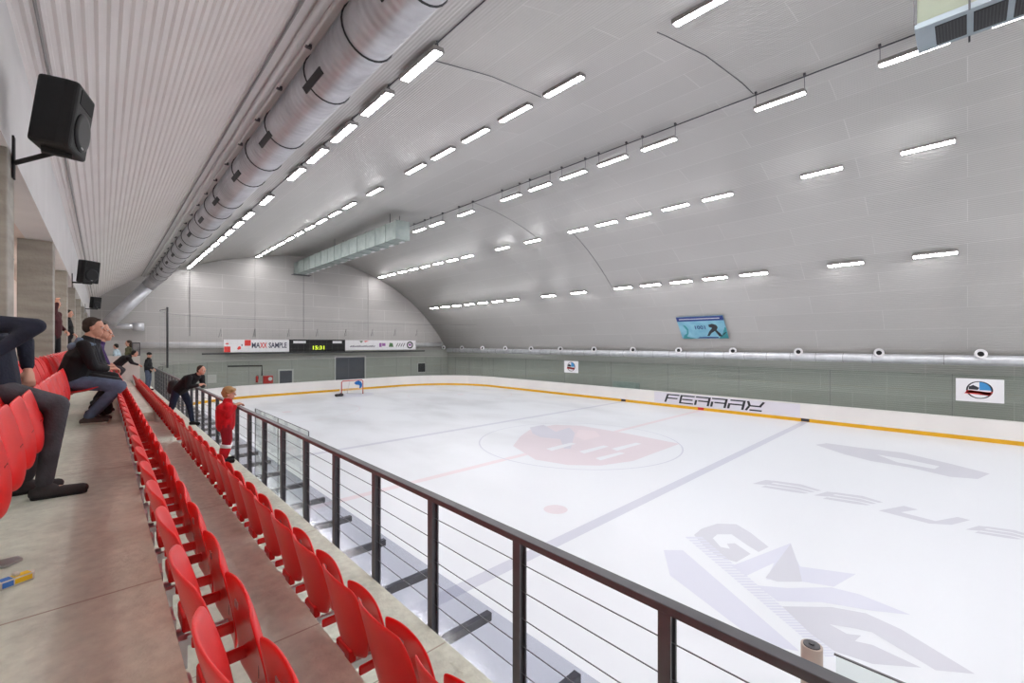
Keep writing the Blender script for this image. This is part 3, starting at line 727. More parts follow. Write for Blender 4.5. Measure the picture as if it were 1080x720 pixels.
m = mb('steel').box(-W_-.25, W_+.45, L_-.7, L_-.6, -.05, 0).box(-W_-.25, W_+.45, L_-.2, L_-.1, -.05, 0); m.build('bracket', d)
M['greeng'] = noisy('green grey unit side', (142,150,134), (152,158,140), 1.2, .5, metal=.25); M['blueg'] = noisy('blue grey unit panel', (148,160,168), (160,171,178), 1.5, .45, metal=.3)
d = empty('ventilation_unit', (12.4, .72, Z(-6.3))); tag(d, 'big grey ventilation unit with dark grilles underneath, cut by the top right corner', 'ventilation unit')
bevel(mb('greeng').box(-.5, .5, -4.5, 0, .12, 1.45).build('casing', d), .01)
bevel(mb('blueg').box(-.52, .52, -4.52, .02, 0, .12).build('base_panel', d), .01)
for k in range(5):
    y0_ = -.27-.53*k; bb = mb('grille').box(-.38, .38, y0_-.44, y0_, -.012, .0).build('grille', d)
    m = mb('slat')
    for q in range(9): m.box(-.37, .37, y0_-.03-.046*q-.012, y0_-.03-.046*q, -.02, -.012)
    m.build('slats', bb)
mb('steel').box(.5, .53, -.76, -.73, -.12, 1.6).box(-.53, -.5, -.76, -.73, 0, 1.6).build('hanger', d)
mb('steel').box(-.54, .54, -.02, .03, .1, 1.47).build('end_flange', d)

# side duct along the far wall with nozzles, end wall duct
SX, SZ, SR = 30.1, Z(.80), .25
d = empty('side_duct', (SX, 0, SZ)); tag(d, 'slim silver round duct with jet nozzles along the far side wall', 'duct')
mb('galv').tube([(0, Y0+.1, 0), (0, 42.9, 0)], SR, 24).build('duct_tube', d)
k = 0; y = -3.03
ys = [12.4-1.27*q for q in range(8)]+[.8, -3]+[12.4+1.27*q for q in range(1, 24)]
for y in ys:
    m = mb('cable').tube([(SR*1.01*math.cos(a/20*2*PI), y, SR*1.01*math.sin(a/20*2*PI)) for a in range(20)], .009, 4, closed=True)
    m.build('hanger_band', d)
    mb('steel').box(.0, .1, y-.06, y+.06, .99, 1.1).build('anchor', d)
for q in range(13):
    y = -.4+3.66*q; 
    c_ = Vector((-.12, y, .28)); dr = Vector((-.86, -.25, .2)).normalized()
    m = mb('white').tube([c_+dr*-.05, c_+dr*.12, c_+dr*.14], [.19,.23,.21], 18, cap=False); m.tube([c_+dr*.14, c_+dr*.10], [.21, .12], 18, cap=False)
    nz = m.build('jet_nozzle', d); nz['label'] = 'white jet nozzle with dark mouth'
    mb('rubber').tube([c_+dr*.09, c_+dr*.10], .125, 14).build('nozzle_mouth', nz)
d = empty('end_duct', (0, 43.55, Z(.15))); tag(d, 'silver round duct along the end wall behind the banners', 'duct')
M['endduct'] = noisy('bright duct sheet', (222,224,228), (236,238,240), 1, .35, metal=.15)
mb('endduct').tube([(2.0,0,0), (29.6,0,0)], .25, 20).build('duct_tube', d)
m = mb('galv').tube([(.35, -.3, 1.45), (2.3, -.3, 1.4)], .2, 16); m.build('branch', d); mb('galv').tube([(1.7,-.3,1.4),(2.35,-.3,1.4)], .3, 16).build('fan_section', d)

# ------------------------------------------------------------------ end wall banners, scoreboard, doors
YB = 43.1
def P_end(x0, z0): return lambda u, v, w: (x0+u, YB-w, z0+v)
zt_, zb_ = Z(-.33), Z(.75)
def xw(px): a = math.atan((px-540)/F)+TH; return YB*math.tan(a)
xa, xb, xc, xd = xw(236), xw(305), xw(364), xw(438.5)
zm = (zt_+zb_)/2
m = mb('pole').box(xa-1.5, xd+1.2, YB+.02, YB+.12, zb_-.18, zb_-.06)
for k in range(9): m.box(xa+.3+k*(xd-xa-.6)/8, xa+.36+k*(xd-xa-.6)/8, YB+.1, Y1-.06, zb_-.14, zb_-.06)
o = m.build('banner_beam'); tag(o, 'dark steel beam carrying the banners on the end wall', 'beam')
m = mb('white').box(xa, xb, YB, YB+.03, zb_, zt_)
Pl = lambda u, v, w: (u, YB-w, v)
M['logored'] = mat('banner red', (226,60,54), .5); M['navy'] = mat('navy print', (52,52,80), .5); M['purple'] = mat('purple print', (150,96,160), .5); M['green'] = mat('green print', (74,110,70), .5)
def pr(m, k, x0, x1, z0, z1): m.m(k); m.box(x0, x1, YB-.006, YB, z0, z1)
def prx(m, k, p0, p1, v0, v1): pr(m, k, xw(p0), xw(p1), zb_+(zt_-zb_)*v0, zb_+(zt_-zb_)*v1)
prx(m, 'logored', 236.3, 243, 0, .45); prx(m, 'logored', 238, 241, .62, .72); prx(m, 'logored', 258, 264.6, .5, .97); prx(m, 'navy', 254.6, 255.8, .5, .62)
m.m('logored'); m.prism([(xw(250), YB-.006, zb_+.3), (xw(252), YB-.006, zb_+.52), (xw(254), YB-.006, zb_+.46), (xw(254), YB-.006, zb_+.26), (xw(251), YB-.006, zb_+.2)], (0,.006,0))
tx = xw(265.3); tw_ = xw(304)-tx; unit = tw_/10.1
for s_, k_, w_, n_ in (('MA','navy',2.2,0), ('XX','logored',1.8,0), ('SAMPLE','navy',6.0,0)):
    wd = unit*w_; text_polys(s_, .66, lambda u, v, w, c=tx+wd/2, f_=wd/((.44 if len(s_) == 6 else .47)*len(s_)): (c+u*f_*1.0, YB-w, zm+.02+v), m, .006, k_, bold=.014); tx += wd+unit*.07
o = m.build('banner'); tag(o, 'white banner reading MAXXSAMPLE with red squares, left of the scoreboard', 'banner')
sb = empty('scoreboard', ((xb+xc)/2, YB, zb_)); tag(sb, 'black electronic scoreboard with green yellow digits on the end wall', 'scoreboard')
W_ = (xc-xb)/2; H_ = zt_-zb_
bevel(mb('black').box(-W_, W_, -.02, .14, -.05, H_+.03).build('case', sb), .01)
M['led'] = mat('lit digit', (60,70,10), .4, emit=(214,240,60), es=.8)
m = MB(); text_polys('15:31', .5, lambda u, v, w: (u*1.15+xw(336)-(xb+xc)/2, -.021-w, .32+v), m, .012, 'led', bold=.01); m.build('digits', sb)
mb('white').box(-W_+.35, -W_+1.45, -.03, -.02, H_-.32, H_-.1).build('name_plate', sb); mb('white').box(W_-1.25, W_-.35, -.03, -.02, H_-.32, H_-.1).build('name_plate', sb)
m = mb('white').box(xc, xd, YB, YB+.03, zb_+.06, zt_)
zc = zm+.03
for q in range(12):   # script lettering too blurred to read: only its strokes
    u = xw(369+q*2.2); u2 = xw(371.4+q*2.2); dz = .06*math.sin(q*2.1); m.m('navy'); m.prism([(u, YB-.006, zc-.2), (u2-.05, YB-.006, zc-.16), (u2+.02, YB-.006, zc-.02+dz), (u+.06, YB-.006, zc-.1)], (0,.006,0))
m.m('green'); m.prism([(xw(379), YB-.006, zc+.44), (xw(383), YB-.006, zc+.44), (xw(381), YB-.006, zc+.22)], (0,.006,0)); m.m('logored'); m.prism([(xw(384), YB-.006, zc+.44), (xw(389), YB-.006, zc+.44), (xw(385), YB-.006, zc+.3)], (0,.006,0))
pr(m, 'purple', xw(400), xw(402.5), zc-.2, zc+.22); pr(m, 'purple', xw(403), xw(406.5), zc-.1, zc+.2); m.m('green'); m.prism([(xw(410), YB-.006, zc-.2), (xw(415), YB-.006, zc-.2), (xw(414), YB-.006, zc+.2), (xw(411), YB-.006, zc+.25)], (0,.006,0))
m.m('ink')
for q in range(4): u = xw(417.5+q*2.4); m.prism([(u, YB-.006, zc-.18), (u+.1, YB-.006, zc-.18), (u+.3, YB-.006, zc+.2), (u+.22, YB-.006, zc+.2)], (0,.006,0))
cxx = xd-.75
for a in range(24):
    a0, a1 = 2*PI*a/24, 2*PI*(a+1)/24
    m.prism([(cxx+.26*math.cos(a0), YB-.006, zc+.26*math.sin(a0)), (cxx+.4*math.cos(a0), YB-.006, zc+.4*math.sin(a0)), (cxx+.4*math.cos(a1), YB-.006, zc+.4*math.sin(a1)), (cxx+.26*math.cos(a1), YB-.006, zc+.26*math.sin(a1))], (0,.006,0))
pr(m, 'purple', cxx-.16, cxx+.16, zc-.1, zc+.14)
o = m.build('banner'); tag(o, 'white banner with small sponsor marks and a round emblem, right of the scoreboard', 'banner')
def x44(px, Y=Y1): a = math.atan((px-540)/F)+TH; return Y*math.tan(a)
def zat(px, py, Y=Y1): a = math.atan((px-540)/F)+TH; dd = Y*math.cos(TH)+Y*math.tan(a)*math.sin(TH); return CZ+(362-py)*dd/F
def door(name, px0, px1, ptop, label):
    x0, x1 = x44(px0), x44(px1); zt = zat(px0, ptop); ys = Y1-.1
    e = empty(name, ((x0+x1)/2, ys, 0)); struct(e, label, 'door'); w = (x1-x0)/2
    m = mb('frame').box(-w-.14, -w, -.06, .03, 0, zt+.14).box(w, w+.14, -.06, .03, 0, zt+.14).box(-w, w, -.06, .03, zt, zt+.14); m.build('door_frame', e)
    m = mb('doorgrey').box(-w, w, -.02, .03, .02, zt)
    for q in range(int(zt/.35)): m.box(-w+.02, w-.02, -.03, -.02, .1+q*.35, .1+q*.35+.3)
    m.build('door_leaf', e); return e
door('door_1', 294.5, 307.5, 391, 'small dark grey door with pale frame in the end wall')
door('door_2', 353.5, 384, 377, 'wide dark grey roller door with pale frame in the end wall')
# wall things
x0, x1 = x44(277), x44(287); z0, z1 = zat(282, 404), zat(282, 396)
e = empty('fire_cabinet', ((x0+x1)/2, Y1-.2, z0)); tag(e, 'red fire hose cabinet left of the small grey door', 'fire cabinet')
bevel(mb('redpaint').box(-(x1-x0)/2, (x1-x0)/2, -.12, .14, 0, z1-z0).build('box', e), .02); mb('white').tube([(.15,-.13,(z1-z0)*.6), (.15,-.16,(z1-z0)*.6)], .17, 18).build('hose_reel', e)
xx = x44(270.5); e = empty('fire_extinguisher', (xx, Y1-.17, zat(270, 403))); tag(e, 'red fire extinguisher on the end wall left of the fire cabinet', 'fire extinguisher')
mb('redpaint').tube([(0,0,0),(0,0,.5),(0,0,.58)], [.1,.1,.04], 14).build('cylinder', e); mb('rubber').tube([(0,0,.58),(0,-.02,.64),(.1,-.02,.6),(.12,-.02,.3)], .018, 6).build('hose', e)
mb('steel').box(-.03, .03, .08, .12, .2, .4).build('bracket', e)
o = mb('frame').box(x44(218), x44(228), Y1-.13, Y1-.061, zat(223, 404), zat(223, 395)).build('wall_cabinet'); bevel(o, .02); tag(o, 'pale flat cabinet on the end wall, left of the red equipment', 'cabinet')
x0, x1 = x44(440.5), x44(448); e = empty('window_1', ((x0+x1)/2, Y1-.08, zat(444, 392))); struct(e, 'small dark barred window low in the end wall near the corner', 'window'); hh = zat(444, 383)-zat(444, 392); w = (x1-x0)/2
mb('frame').box(-w-.06,-w,-.03,.02,-.06,hh+.06).box(w,w+.06,-.03,.02,-.06,hh+.06).box(-w,w,-.03,.02,hh,hh+.06).box(-w,w,-.03,.02,-.06,0).build('window_frame', e); m = mb('grille').box(-w, w, -.01, .02, 0, hh); m.m('slat'); [m.box(-w+q*w/3, -w+q*w/3+.04, -.02, -.01, 0, hh) for q in range(1, 6)]; m.build('pane', e)
m = mb('pole').tube([(x44(240), Y1-.1, zat(240, 386)), (x44(276), Y1-.1, zat(276, 385.5)), (x44(276), Y1-.1, zat(276, 396))], .06, 6); tag(m.build('pipe'), 'dark pipe bending down to the red fire cabinet', 'pipe')
for px, lb in ((200, 'near the round duct'), (269, 'above the MAXXSAMPLE banner'), (320, 'above the scoreboard'), (388, 'above the right banner')):
    x_ = x44(px); tag(mb('pole' if px in (200,320) else 'housing').tube([(x_, Y1-.04, Z(-.6)), (x_, Y1-.04, ceil_z(x_)-.1)], .014, 6).build('pipe'), 'thin upright pipe on the end wall '+lb, 'pipe')
for q, px in enumerate((233, 269, 305, 335, 365, 393, 417, 440)):
    x_ = x44(px, 43.9); z_ = zat(px, 350, 43.9)
    e = mb('pole').tube([(x_-.15, 43.95, z_-.45), (x_, 43.9, z_+.3), (x_+.02, 43.95, z_-.4)], .014, 5).build('wall_hook'); tag(e, '%s small wire hook from the left above the banners' % (ordn(q) if q else 'first'), 'hook', 'hooks above the banners')
for o_ in []: pass

# signs on the far side
def sign(y0, y1, z0, z1, xs, name, label):
    e = empty(name, (xs, (y0+y1)/2, z0)); tag(e, label, 'sign'); w = abs(y0-y1)/2; h = z1-z0
    mb('white').box(-.01, 0, -w, w, 0, h).build('sheet', e)
    c = Vector((-.012, 0, h*.52)); m = MB()
    def el(k, ry, rz, dy=0, dz=0, a0=0, a1=360, t=.003, off=0):
        m.m(k); pts = [(c.x-off, c.y+dy+ry*math.cos(R(a)), c.z+dz+rz*math.sin(R(a))) for a in range(a0, a1, 12)]
        m.prism(pts, (-t, 0, 0))
    el('ink', .42, .42*.95); el('white', .36, .36, off=.003); M.setdefault('skyb', mat('sky blue print', (60,140,200), .5)); 
    m.m('skyb'); m.prism([(c.x-.006, -.36*math.cos(R(a)), c.z+.36*math.sin(R(a))) for a in range(0, 100, 10)]+[(c.x-.006, 0, c.z)], (-.003,0,0))
    m.m('ink'); m.prism([(c.x-.006, .34, c.z+.02), (c.x-.006, .05, c.z+.0), (c.x-.006, .0, c.z+.1), (c.x-.006, .2, c.z+.22), (c.x-.006, .33, c.z+.14)], (-.004,0,0))
    m.m('logored'); m.prism([(c.x-.012, .46, c.z-.16), (c.x-.012, -.4, c.z-.1), (c.x-.012, -.28, c.z-.24), (c.x-.012, .38, c.z-.02)], (-.003,0,0)); m.prism([(c.x-.012, .48, c.z-.18), (c.x-.012, .3, c.z-.02), (c.x-.012, -.25, c.z-.08), (c.x-.012, -.42, c.z-.06), (c.x-.012, -.34, c.z-.2)], (-.003,0,0))
    m.build('emblem', e)
xs = BX1+.045-.02
sign(-1.12, .38, Z(2.67), Z(1.62), xs, 'emblem_sign', 'white sheet with oval blue and red emblem on the far glass, right edge')
sign(22.5, 24.0, Z(2.5), Z(1.5), xs, 'emblem_sign', 'small white sheet with round dark emblem on the far glass above the boards')
# blue banner on the vault slope
M['cyan'] = noisy('light blue print', (120,180,206), (150,204,222), 2, .5); M['deepb'] = mat('deep blue print', (40,60,130), .5); M['teal'] = mat('teal print', (60,150,160), .5)
A = Vector((28.72, 13.85, Z(-1.80))); B_ = Vector((28.72, 10.75, Z(-1.80))); C_ = Vector((29.78, 13.85, Z(-.35)))
U = (B_-A); V = (C_-A); Nn = V.cross(U).normalized()*-1
if Nn.x > 0: Nn = -Nn
def bl(u, v, off=0): return A+U*u+V*v+Nn*(.03+off)
m = MB()
def bq(k, u0, u1, v0, v1, off=.004): m.m(k); m.prism([bl(u0,v0,off), bl(u1,v0,off), bl(u1,v1,off), bl(u0,v1,off)], -Nn*.004)
m.m('cyan'); m.prism([bl(0,0), bl(1,0), bl(1,1), bl(0,1)], -Nn*.03)
bq('deepb', 0, 1, 0, .2, .005); bq('white', .06, .92, .09, .115, .009); 
def bp_(k, pts, off=.008): m.m(k); m.prism([bl(u, v, off) for u, v in pts], -Nn*.003)
bp_('teal', [(.1,.35),(.16,.4),(.2,.55),(.18,.75),(.12,.9),(.3,1),(0.02,1),(.06,.85),(.14,.75),(.16,.6),(.13,.48)])
bp_('teal', [(.8,1),(.9,.8),(.98,.5),(1,.5),(1,1)]); bp_('deepb', [(.4,.93),(.8,.93),(.8,.98),(.35,.98)])
bp_('ink', [(.66,.38),(.74,.34),(.82,.4),(.84,.5),(.8,.62),(.86,.78),(.88,.9),(.82,.9),(.76,.66),(.68,.75),(.62,.88),(.57,.88),(.64,.68),(.72,.52),(.66,.48)])
bp_('ink', [(.84,.9),(.98,.7),(.985,.74),(.86,.95)])
text_polys('1001', .42, lambda u, v, w: bl(.47+u/3.1, .5-v/1.8, .006+w), m, .003, 'deepb', bold=.008)
o = m.build('blue_banner'); tag(o, 'light blue banner with a dark hockey player on the right slope of the vault', 'banner')
# fixings behind the banner
m = mb('steel')
# small things behind the far board: bench with people gear
o = mb('galv2').box(29.3, 29.75, 17.2, 19.6, .9, 1.0).box(29.35, 29.4, 17.3, 17.35, 0, .9).box(29.35, 29.4, 19.4, 19.45, 0, .9).box(29.65, 29.7, 17.3, 17.35, 0, .9).box(29.65, 29.7, 19.4, 19.45, 0, .9).box(29.7,29.75,17.2,19.6,1.0,1.45).build('bench'); tag(o, 'pale metal bench behind the far boards under the small emblem sheet', 'bench')

# ------------------------------------------------------------------ speakers
def speaker(loc, rz, label, s=1.0):
    e = empty('loudspeaker', loc, rz); tag(e, label, 'speaker', 'loudspeakers on the fascia')
    # local: front +x ; height along z, tilted forward
    T_ = Matrix.Rotation(R(7), 4, 'Y')
    prof = [(-.17,-.17),(-.17,.17),(.06,.235),(.17,.235),(.17,-.235),(.06,-.235)]
    m = mb('black'); m.prism([T_ @ Vector((p[0]*s, p[1]*s, -.35*s)) for p in prof], (T_ @ Vector((0,0,.70*s)))-Vector((0,0,0))); c = m.build('cabinet', e); bevel(c, .03, 3)
    m = mb('mesh'); q = T_ @ Vector((.17*s,0,-.1*s)); ax = T_ @ Vector((1,0,0)); m.tube([q, q+ax*.015*s, q+ax*.022*s], [.2*s,.195*s,.15*s], 28); m.build('woofer', e)
    m = mb('rubber'); m.box(.155*s, .176*s, -.17*s, .17*s, .15*s, .3*s, T_); m.build('horn', e)
    m = mb('plate'); m.box(.19*s, .195*s, -.03*s, .03*s, -.27*s, -.255*s, T_); m.build('badge', e)
    return e
e = speaker((-.27, 5.8, Z(-2.09)), R(-14), 'large black loudspeaker nearest the camera, on a wall arm high at the left', .88)
def arm(par, target, pl):   # wall plate and arm in world coordinates turned into the speaker's frame
    inv = (Matrix.Translation(par.location) @ Matrix.Rotation(par.rotation_euler.z, 4, 'Z')).inverted()
    m = mb('rubber'); x, y, z = pl; P = [(x, y-.05, z-.2), (x+.015, y+.05, z+.2)]
    m.box(P[0][0], P[1][0], P[0][1], P[1][1], P[0][2], P[1][2], inv)
    m.tube([inv @ Vector((x+.01, y, z-.05)), inv @ Vector(target)], .022, 8); t = Vector(target)
    m.box(t.x-.1, t.x+.1, t.y-.03, t.y+.03, t.z-.03, t.z+.02, inv); m.build('wall_bracket', par)
arm(e, (-.30, 5.8, Z(-2.09)-.32), (-.62, 6.3, Z(-2.09)-.31))
for (loc, lb, s) in (((-.3, 17.6, Z(-2.08)), 'black loudspeaker on the fascia, second from the camera', .92), ((-.25, 31.0, Z(-2.1)), 'farthest small black loudspeaker on the fascia', .85)):
    e = speaker(loc, R(-50), lb, s); arm(e, (loc[0], loc[1], loc[2]-.33), (-.62, loc[1]+.05, loc[2]-.28))

# ------------------------------------------------------------------ litter and bags
M['carton'] = noisy('crumpled white carton', (206,202,190), (226,222,210), 12, .6, .3); M['cblue'] = mat('carton blue', (60,120,200), .5); M['cyel'] = mat('carton yellow', (236,196,30), .5)
def crumple(o, a, s):
    for v in o.data.vertices: n_ = noise.noise_vector(v.co*s); v.co += n_*a
e = empty('drink_carton', (-.29, 3.0, Z(1.10)), R(25)); tag(e, 'crushed white drink carton with blue and yellow print on the floor at left', 'carton')
m = mb('carton'); m.prism([(-.07,-.035,0),(.07,-.035,0),(.085,0,0),(.07,.035,0),(-.07,.035,0)], (.0,0,.045)); m.box(-.005,.02,-.02,.02,.045,.065); o = m.build('carton_body', e); crumple(o, .006, 20); e.scale = (.8,)*3; bevel(o, .006)
m = mb('cyel').box(-.01, .06, -.0385, -.0375, .012, .04); m.box(-.01,.06,-.03,.02,.0465,.0475); m.m('cblue'); m.box(-.06,-.015,-.0385,-.0375,.01,.04); m.box(-.06,-.015,-.03,.02,.0465,.0475); m.build('label_print', e)
o = mb('carton').prism([(-.08,-.04,0),(.03,-.06,0),(.07,-.01,0),(.05,.04,0),(-.04,.035,0)], (0,0,.012)).build('paper_scrap'); o.location = (-.36, 3.3, Z(1.10)+.004); o.data.materials[0] = M['plate']; tag(o, 'small grey scrap lying on the floor behind the drink carton', 'litter')
def rucksack(loc, rz, s, label, name='backpack'):
    e = empty(name, loc, rz); tag(e, label, 'bag'); k = fabric('black nylon', (26,26,30), .6)
    m = mb(k); m.limb((0,0,.12*s), .12*s, (0,0,.32*s), .1*s, (0,1,0), 1.35); o = fuse(m, .012, 6, 'bag_body', e)
    m = mb(k); m.limb((.1*s,0,.1*s), .06*s, (.1*s,0,.18*s), .055*s, (0,1,0), 1.6); fuse(m, .012, 4, 'front_pocket', e)
    m = mb(k)
    for q in (-1, 1): m.tube([(-.1*s, .07*q*s, .38*s), (-.16*s, .08*q*s, .28*s), (-.15*s, .08*q*s, .12*s), (-.09*s, .08*q*s, .05*s)], .014*s, 6)
    m.build('strap', e); return e

# ------------------------------------------------------------------ people
def fuse(m, vox, smooth, name, parent=None):
    bmesh.ops.recalc_face_normals(m.bm, faces=m.bm.faces)
    me = bpy.data.meshes.new(name); m.bm.to_mesh(me); m.bm.free(); mats = m.mats
    t = bpy.data.objects.new('tmp', me); COL.objects.link(t)
    r = t.modifiers.new('r', 'REMESH'); r.mode = 'VOXEL'; r.voxel_size = vox; r.use_smooth_shade = True
    if smooth: s = t.modifiers.new('s', 'SMOOTH'); s.factor = .5; s.iterations = smooth
    dg = bpy.context.evaluated_depsgraph_get(); dg.update()
    me2 = bpy.data.meshes.new_from_object(t.evaluated_get(dg)); me2.name = name
    bpy.data.objects.remove(t); bpy.data.meshes.remove(me)
    me2.materials.clear(); me2.materials.append(mats[0])
    for p in me2.polygons: p.use_smooth = True; p.material_index = 0
    o = bpy.data.objects.new(name, me2); COL.objects.link(o)
    if parent: o.parent = parent
    return o
def frame(f, up=(0,0,1)):
    f = Vector(f).normalized(); u = Vector(up); s = u.cross(f).normalized(); u = f.cross(s); return f, s, u
def person(loc, rz, J, label, jacket, trousers, shoes, hair='dhair', hs=1.0, vox=.011, build=1.0, hands='relaxed', hairstyle='short', extra=None, sleeves=True):
    """J: joints in the person's own frame (faces +x, left +y). Shoulders, hips from chest/pelvis."""
    e = empty('person', loc, rz); tag(e, label, 'person')
    V_ = {k: Vector(v) for k, v in J.items() if isinstance(v, tuple)}
    b = build
    sk = mb('skin'); H = V_['head']; f, s, u = frame(V_['look'] if 'look' in V_ else (1,0,-.1))
    def hp(a, c, d): return H+(f*a+s*c+u*d)*hs
    rot = Matrix((f, s, u)).transposed()
    sk.ell(hp(-.01,0,.03), (.096*hs,.076*hs,.098*hs), rot, 16, 10); sk.ell(hp(.022,0,-.045), (.066*hs,.056*hs,.066*hs), rot, 14, 8)
    sk.ell(hp(.055,0,-.085), (.026*hs,.026*hs,.02*hs), rot, 10, 6)
    sk.limb(hp(.085,0,.015), .009*hs, hp(.108,0,-.018), .013*hs, s); sk.limb(hp(.082,-.018,-.055), .008*hs, hp(.082,.018,-.055), .008*hs, s)
    sk.limb(hp(.078,-.045,.032), .012*hs, hp(.078,.045,.032), .012*hs, s)
    for q in (-1, 1): sk.ell(hp(-.005, .078*q, -.005), (.02*hs,.01*hs,.032*hs), rot, 8, 6)
    C = V_['chest']; Pv = V_['pelvis']; N = V_['neck']
    sk.limb(N, .058*b, H-u*.05*hs-f*.015*hs, .05*b, (0,1,0))
    shw = J.get('shw', .185)*b; 
    t = (C-Pv).normalized(); side = Vector(J.get('side', (0,1,0))); side = (side-t*side.dot(t)).normalized()
    sh = {q: N-t*.07+side*shw*q for q in (1, -1)}; hipp = {q: Pv+side*.09*q-t*.02 for q in (1, -1)}
    sk.limb(Pv, .1*b, C, .11*b, side, 1.35); sk.limb(C, .11*b, N-t*.06, .075*b, side, 1.6)
    for q, nm in ((1, 'l'), (-1, 'r')):
        el, wr, kn, an = V_['elbow_'+nm], V_['wrist_'+nm], V_['knee_'+nm], V_['ankle_'+nm]
        sk.limb(sh[q], .05, el, .038, side).limb(el, .037, wr, .026, side)
        sk.limb(hipp[q], .075, kn, .052, side).limb(kn, .052, an, .036, side); toe = V_['toe_'+nm]; sk.limb(an-Vector((0,0,.03)), .035, toe, .025)
        # hand: palm, four fingers, thumb
        d_ = (wr-el).normalized(); d2 = V_.get('hand_'+nm, d_).normalized(); pal = V_.get('palm', Vector((0,0,-1))); pal = (pal-d2*pal.dot(d2)).normalized(); ac = d2.cross(pal).normalized()
        pe = wr+d2*.085; sk.limb(wr+d2*.02, .02, pe, .022, ac, 1.7)
        for j, (o_, ln) in enumerate(((-.03,.07),(-.01,.08),(.01,.075),(.03,.06))):
            p0 = pe+ac*o_; p1 = p0+(d2*.8+pal*.35).normalized()*ln*.45; p2 = p1+(d2*.35+pal*.9).normalized()*ln*.4; p3 = p2+(d2*-.2+pal).normalized()*ln*.25
            sk.limb(p0, .0095, p1, .0088).limb(p1, .0088, p2, .008).limb(p2, .008, p3, .0072)
        tb = wr+d2*.03-ac*.03*q; t1 = tb+(d2*.6-ac*q*.7+pal*.2).normalized()*.04; t2 = t1+(d2*.9+pal*.4).normalized()*.035
        sk.limb(tb, .013, t1, .011).limb(t1, .010, t2, .009)
    body = fuse(sk, min(vox, .0085), 2, 'body', e); 
    # eyes
    for q in (-1, 1):
        ey = mb('white').ell(hp(.079, .03*q, .012), (.010*hs,.012*hs,.008*hs), rot, 8, 6); ey.m('rubber').ell(hp(.087, .03*q, .012), (.0045*hs,.006*hs,.006*hs), rot, 8, 6); ey.build('eye', e)
    # hair
    hm = mb(hair)
    if hairstyle == 'short':
        hm.ell(hp(-.028,0,.05), (.092*hs,.081*hs,.088*hs), rot, 16, 10); hm.ell(hp(-.055,0,.0), (.06*hs,.078*hs,.075*hs), rot, 14, 8); hm.limb(hp(.038,-.035,.108), .016*hs, hp(.038,.035,.108), .016*hs, s); [hm.limb(hp(-.01,.074*q,.06), .016*hs, hp(-.015,.078*q,.015), .01*hs) for q in (-1, 1)]
    elif hairstyle == 'mop':
        hm.ell(hp(-.02,0,.055), (.104*hs,.096*hs,.09*hs), rot, 16, 10); hm.ell(hp(-.05,0,-.005), (.07*hs,.09*hs,.085*hs), rot, 14, 8); hm.limb(hp(.06,-.05,.075), .032*hs, hp(.06,.05,.075), .032*hs, s)
        for q in range(14): a_ = q*2.4; hm.limb(hp(-.03,0,.06), .03*hs, hp(-.03+.09*math.cos(a_), .088*math.sin(a_), .0+.02*(q % 3)), .02*hs)
    elif hairstyle == 'cap':
        hm.ell(hp(-.01,0,.055), (.104*hs,.088*hs,.085*hs), rot, 16, 10); hm.limb(hp(.08,-.04,.05), .014*hs, hp(.08,.04,.05), .014*hs, s); hm.limb(hp(.12,-.03,.045), .012*hs, hp(.12,.03,.045), .012*hs, s)
    elif hairstyle == 'long':
        hm.ell(hp(-.03,0,.045), (.1*hs,.088*hs,.095*hs), rot, 16, 10); hm.limb(hp(-.06,0,0), .085*hs, hp(-.07,0,-.17), .06*hs, s, 1.2)
    fuse(hm, .009, 3, 'hair' if hairstyle != 'cap' else 'cap', e)
    # jacket
    jk = mb(jacket); jb = .028
    jk.limb(Pv+t*.02, (.115+jb)*b, C, (.118+jb)*b, side, 1.32).limb(C, (.118+jb)*b, N-t*.07, .095*b, side, 1.55)
    jk.limb(Pv-t*.06, (.11+jb)*b, Pv+t*.05, (.115+jb)*b, side, 1.3)
    jk.limb(N-t*.03, .078*b, N+(H-N).normalized()*.02, .068*b, side)
    for q, nm in ((1, 'l'), (-1, 'r')):
        el, wr = V_['elbow_'+nm], V_['wrist_'+nm]; dd = (wr-el).normalized()
        jk.limb(sh[q], .072*b, el, .056*b).limb(el, .056*b, wr-dd*.03, .042*b)
    if extra != 'skip': pass
    fuse(jk, vox, 5, 'jacket', e)
    tw = mb(trousers)
    tw.limb(Pv-t*.02, .128*b, Pv+t*.03, .125*b, side, 1.28)
    for q, nm in ((1, 'l'), (-1, 'r')):
        kn, an = V_['knee_'+nm], V_['ankle_'+nm]; tw.limb(hipp[q], .098*b, kn, .072*b, side).limb(kn, .071*b, an+(kn-an).normalized()*.03, .054*b, side)
    fuse(tw, vox, 5, 'trousers', e)
    for nm in 'lr':
        an, toe = V_['ankle_'+nm], V_['toe_'+nm]; d_ = (toe-an); d_.z = 0; d_.normalize()
        fd = J.get('footpitch_'+nm, 0)
        heel = an-d_*.04-Vector((0,0,.045)); shm = mb(shoes); shm.limb(heel, .042, toe, .036, None, 1.15).limb(an-Vector((0,0,.01)), .046, an+d_*.04-Vector((0,0,.035)), .045)
        so = fuse(shm, .010, 3, 'shoe', e)
        sole = mb(J.get('sole', 'rubber')); sole.limb(heel-Vector((0,0,.026)), .03, toe-Vector((0,0,.022)), .027, None, 1.45)
        for v in sole.bm.verts: pass
        sole.build('sole', so, smooth=True)
    return e
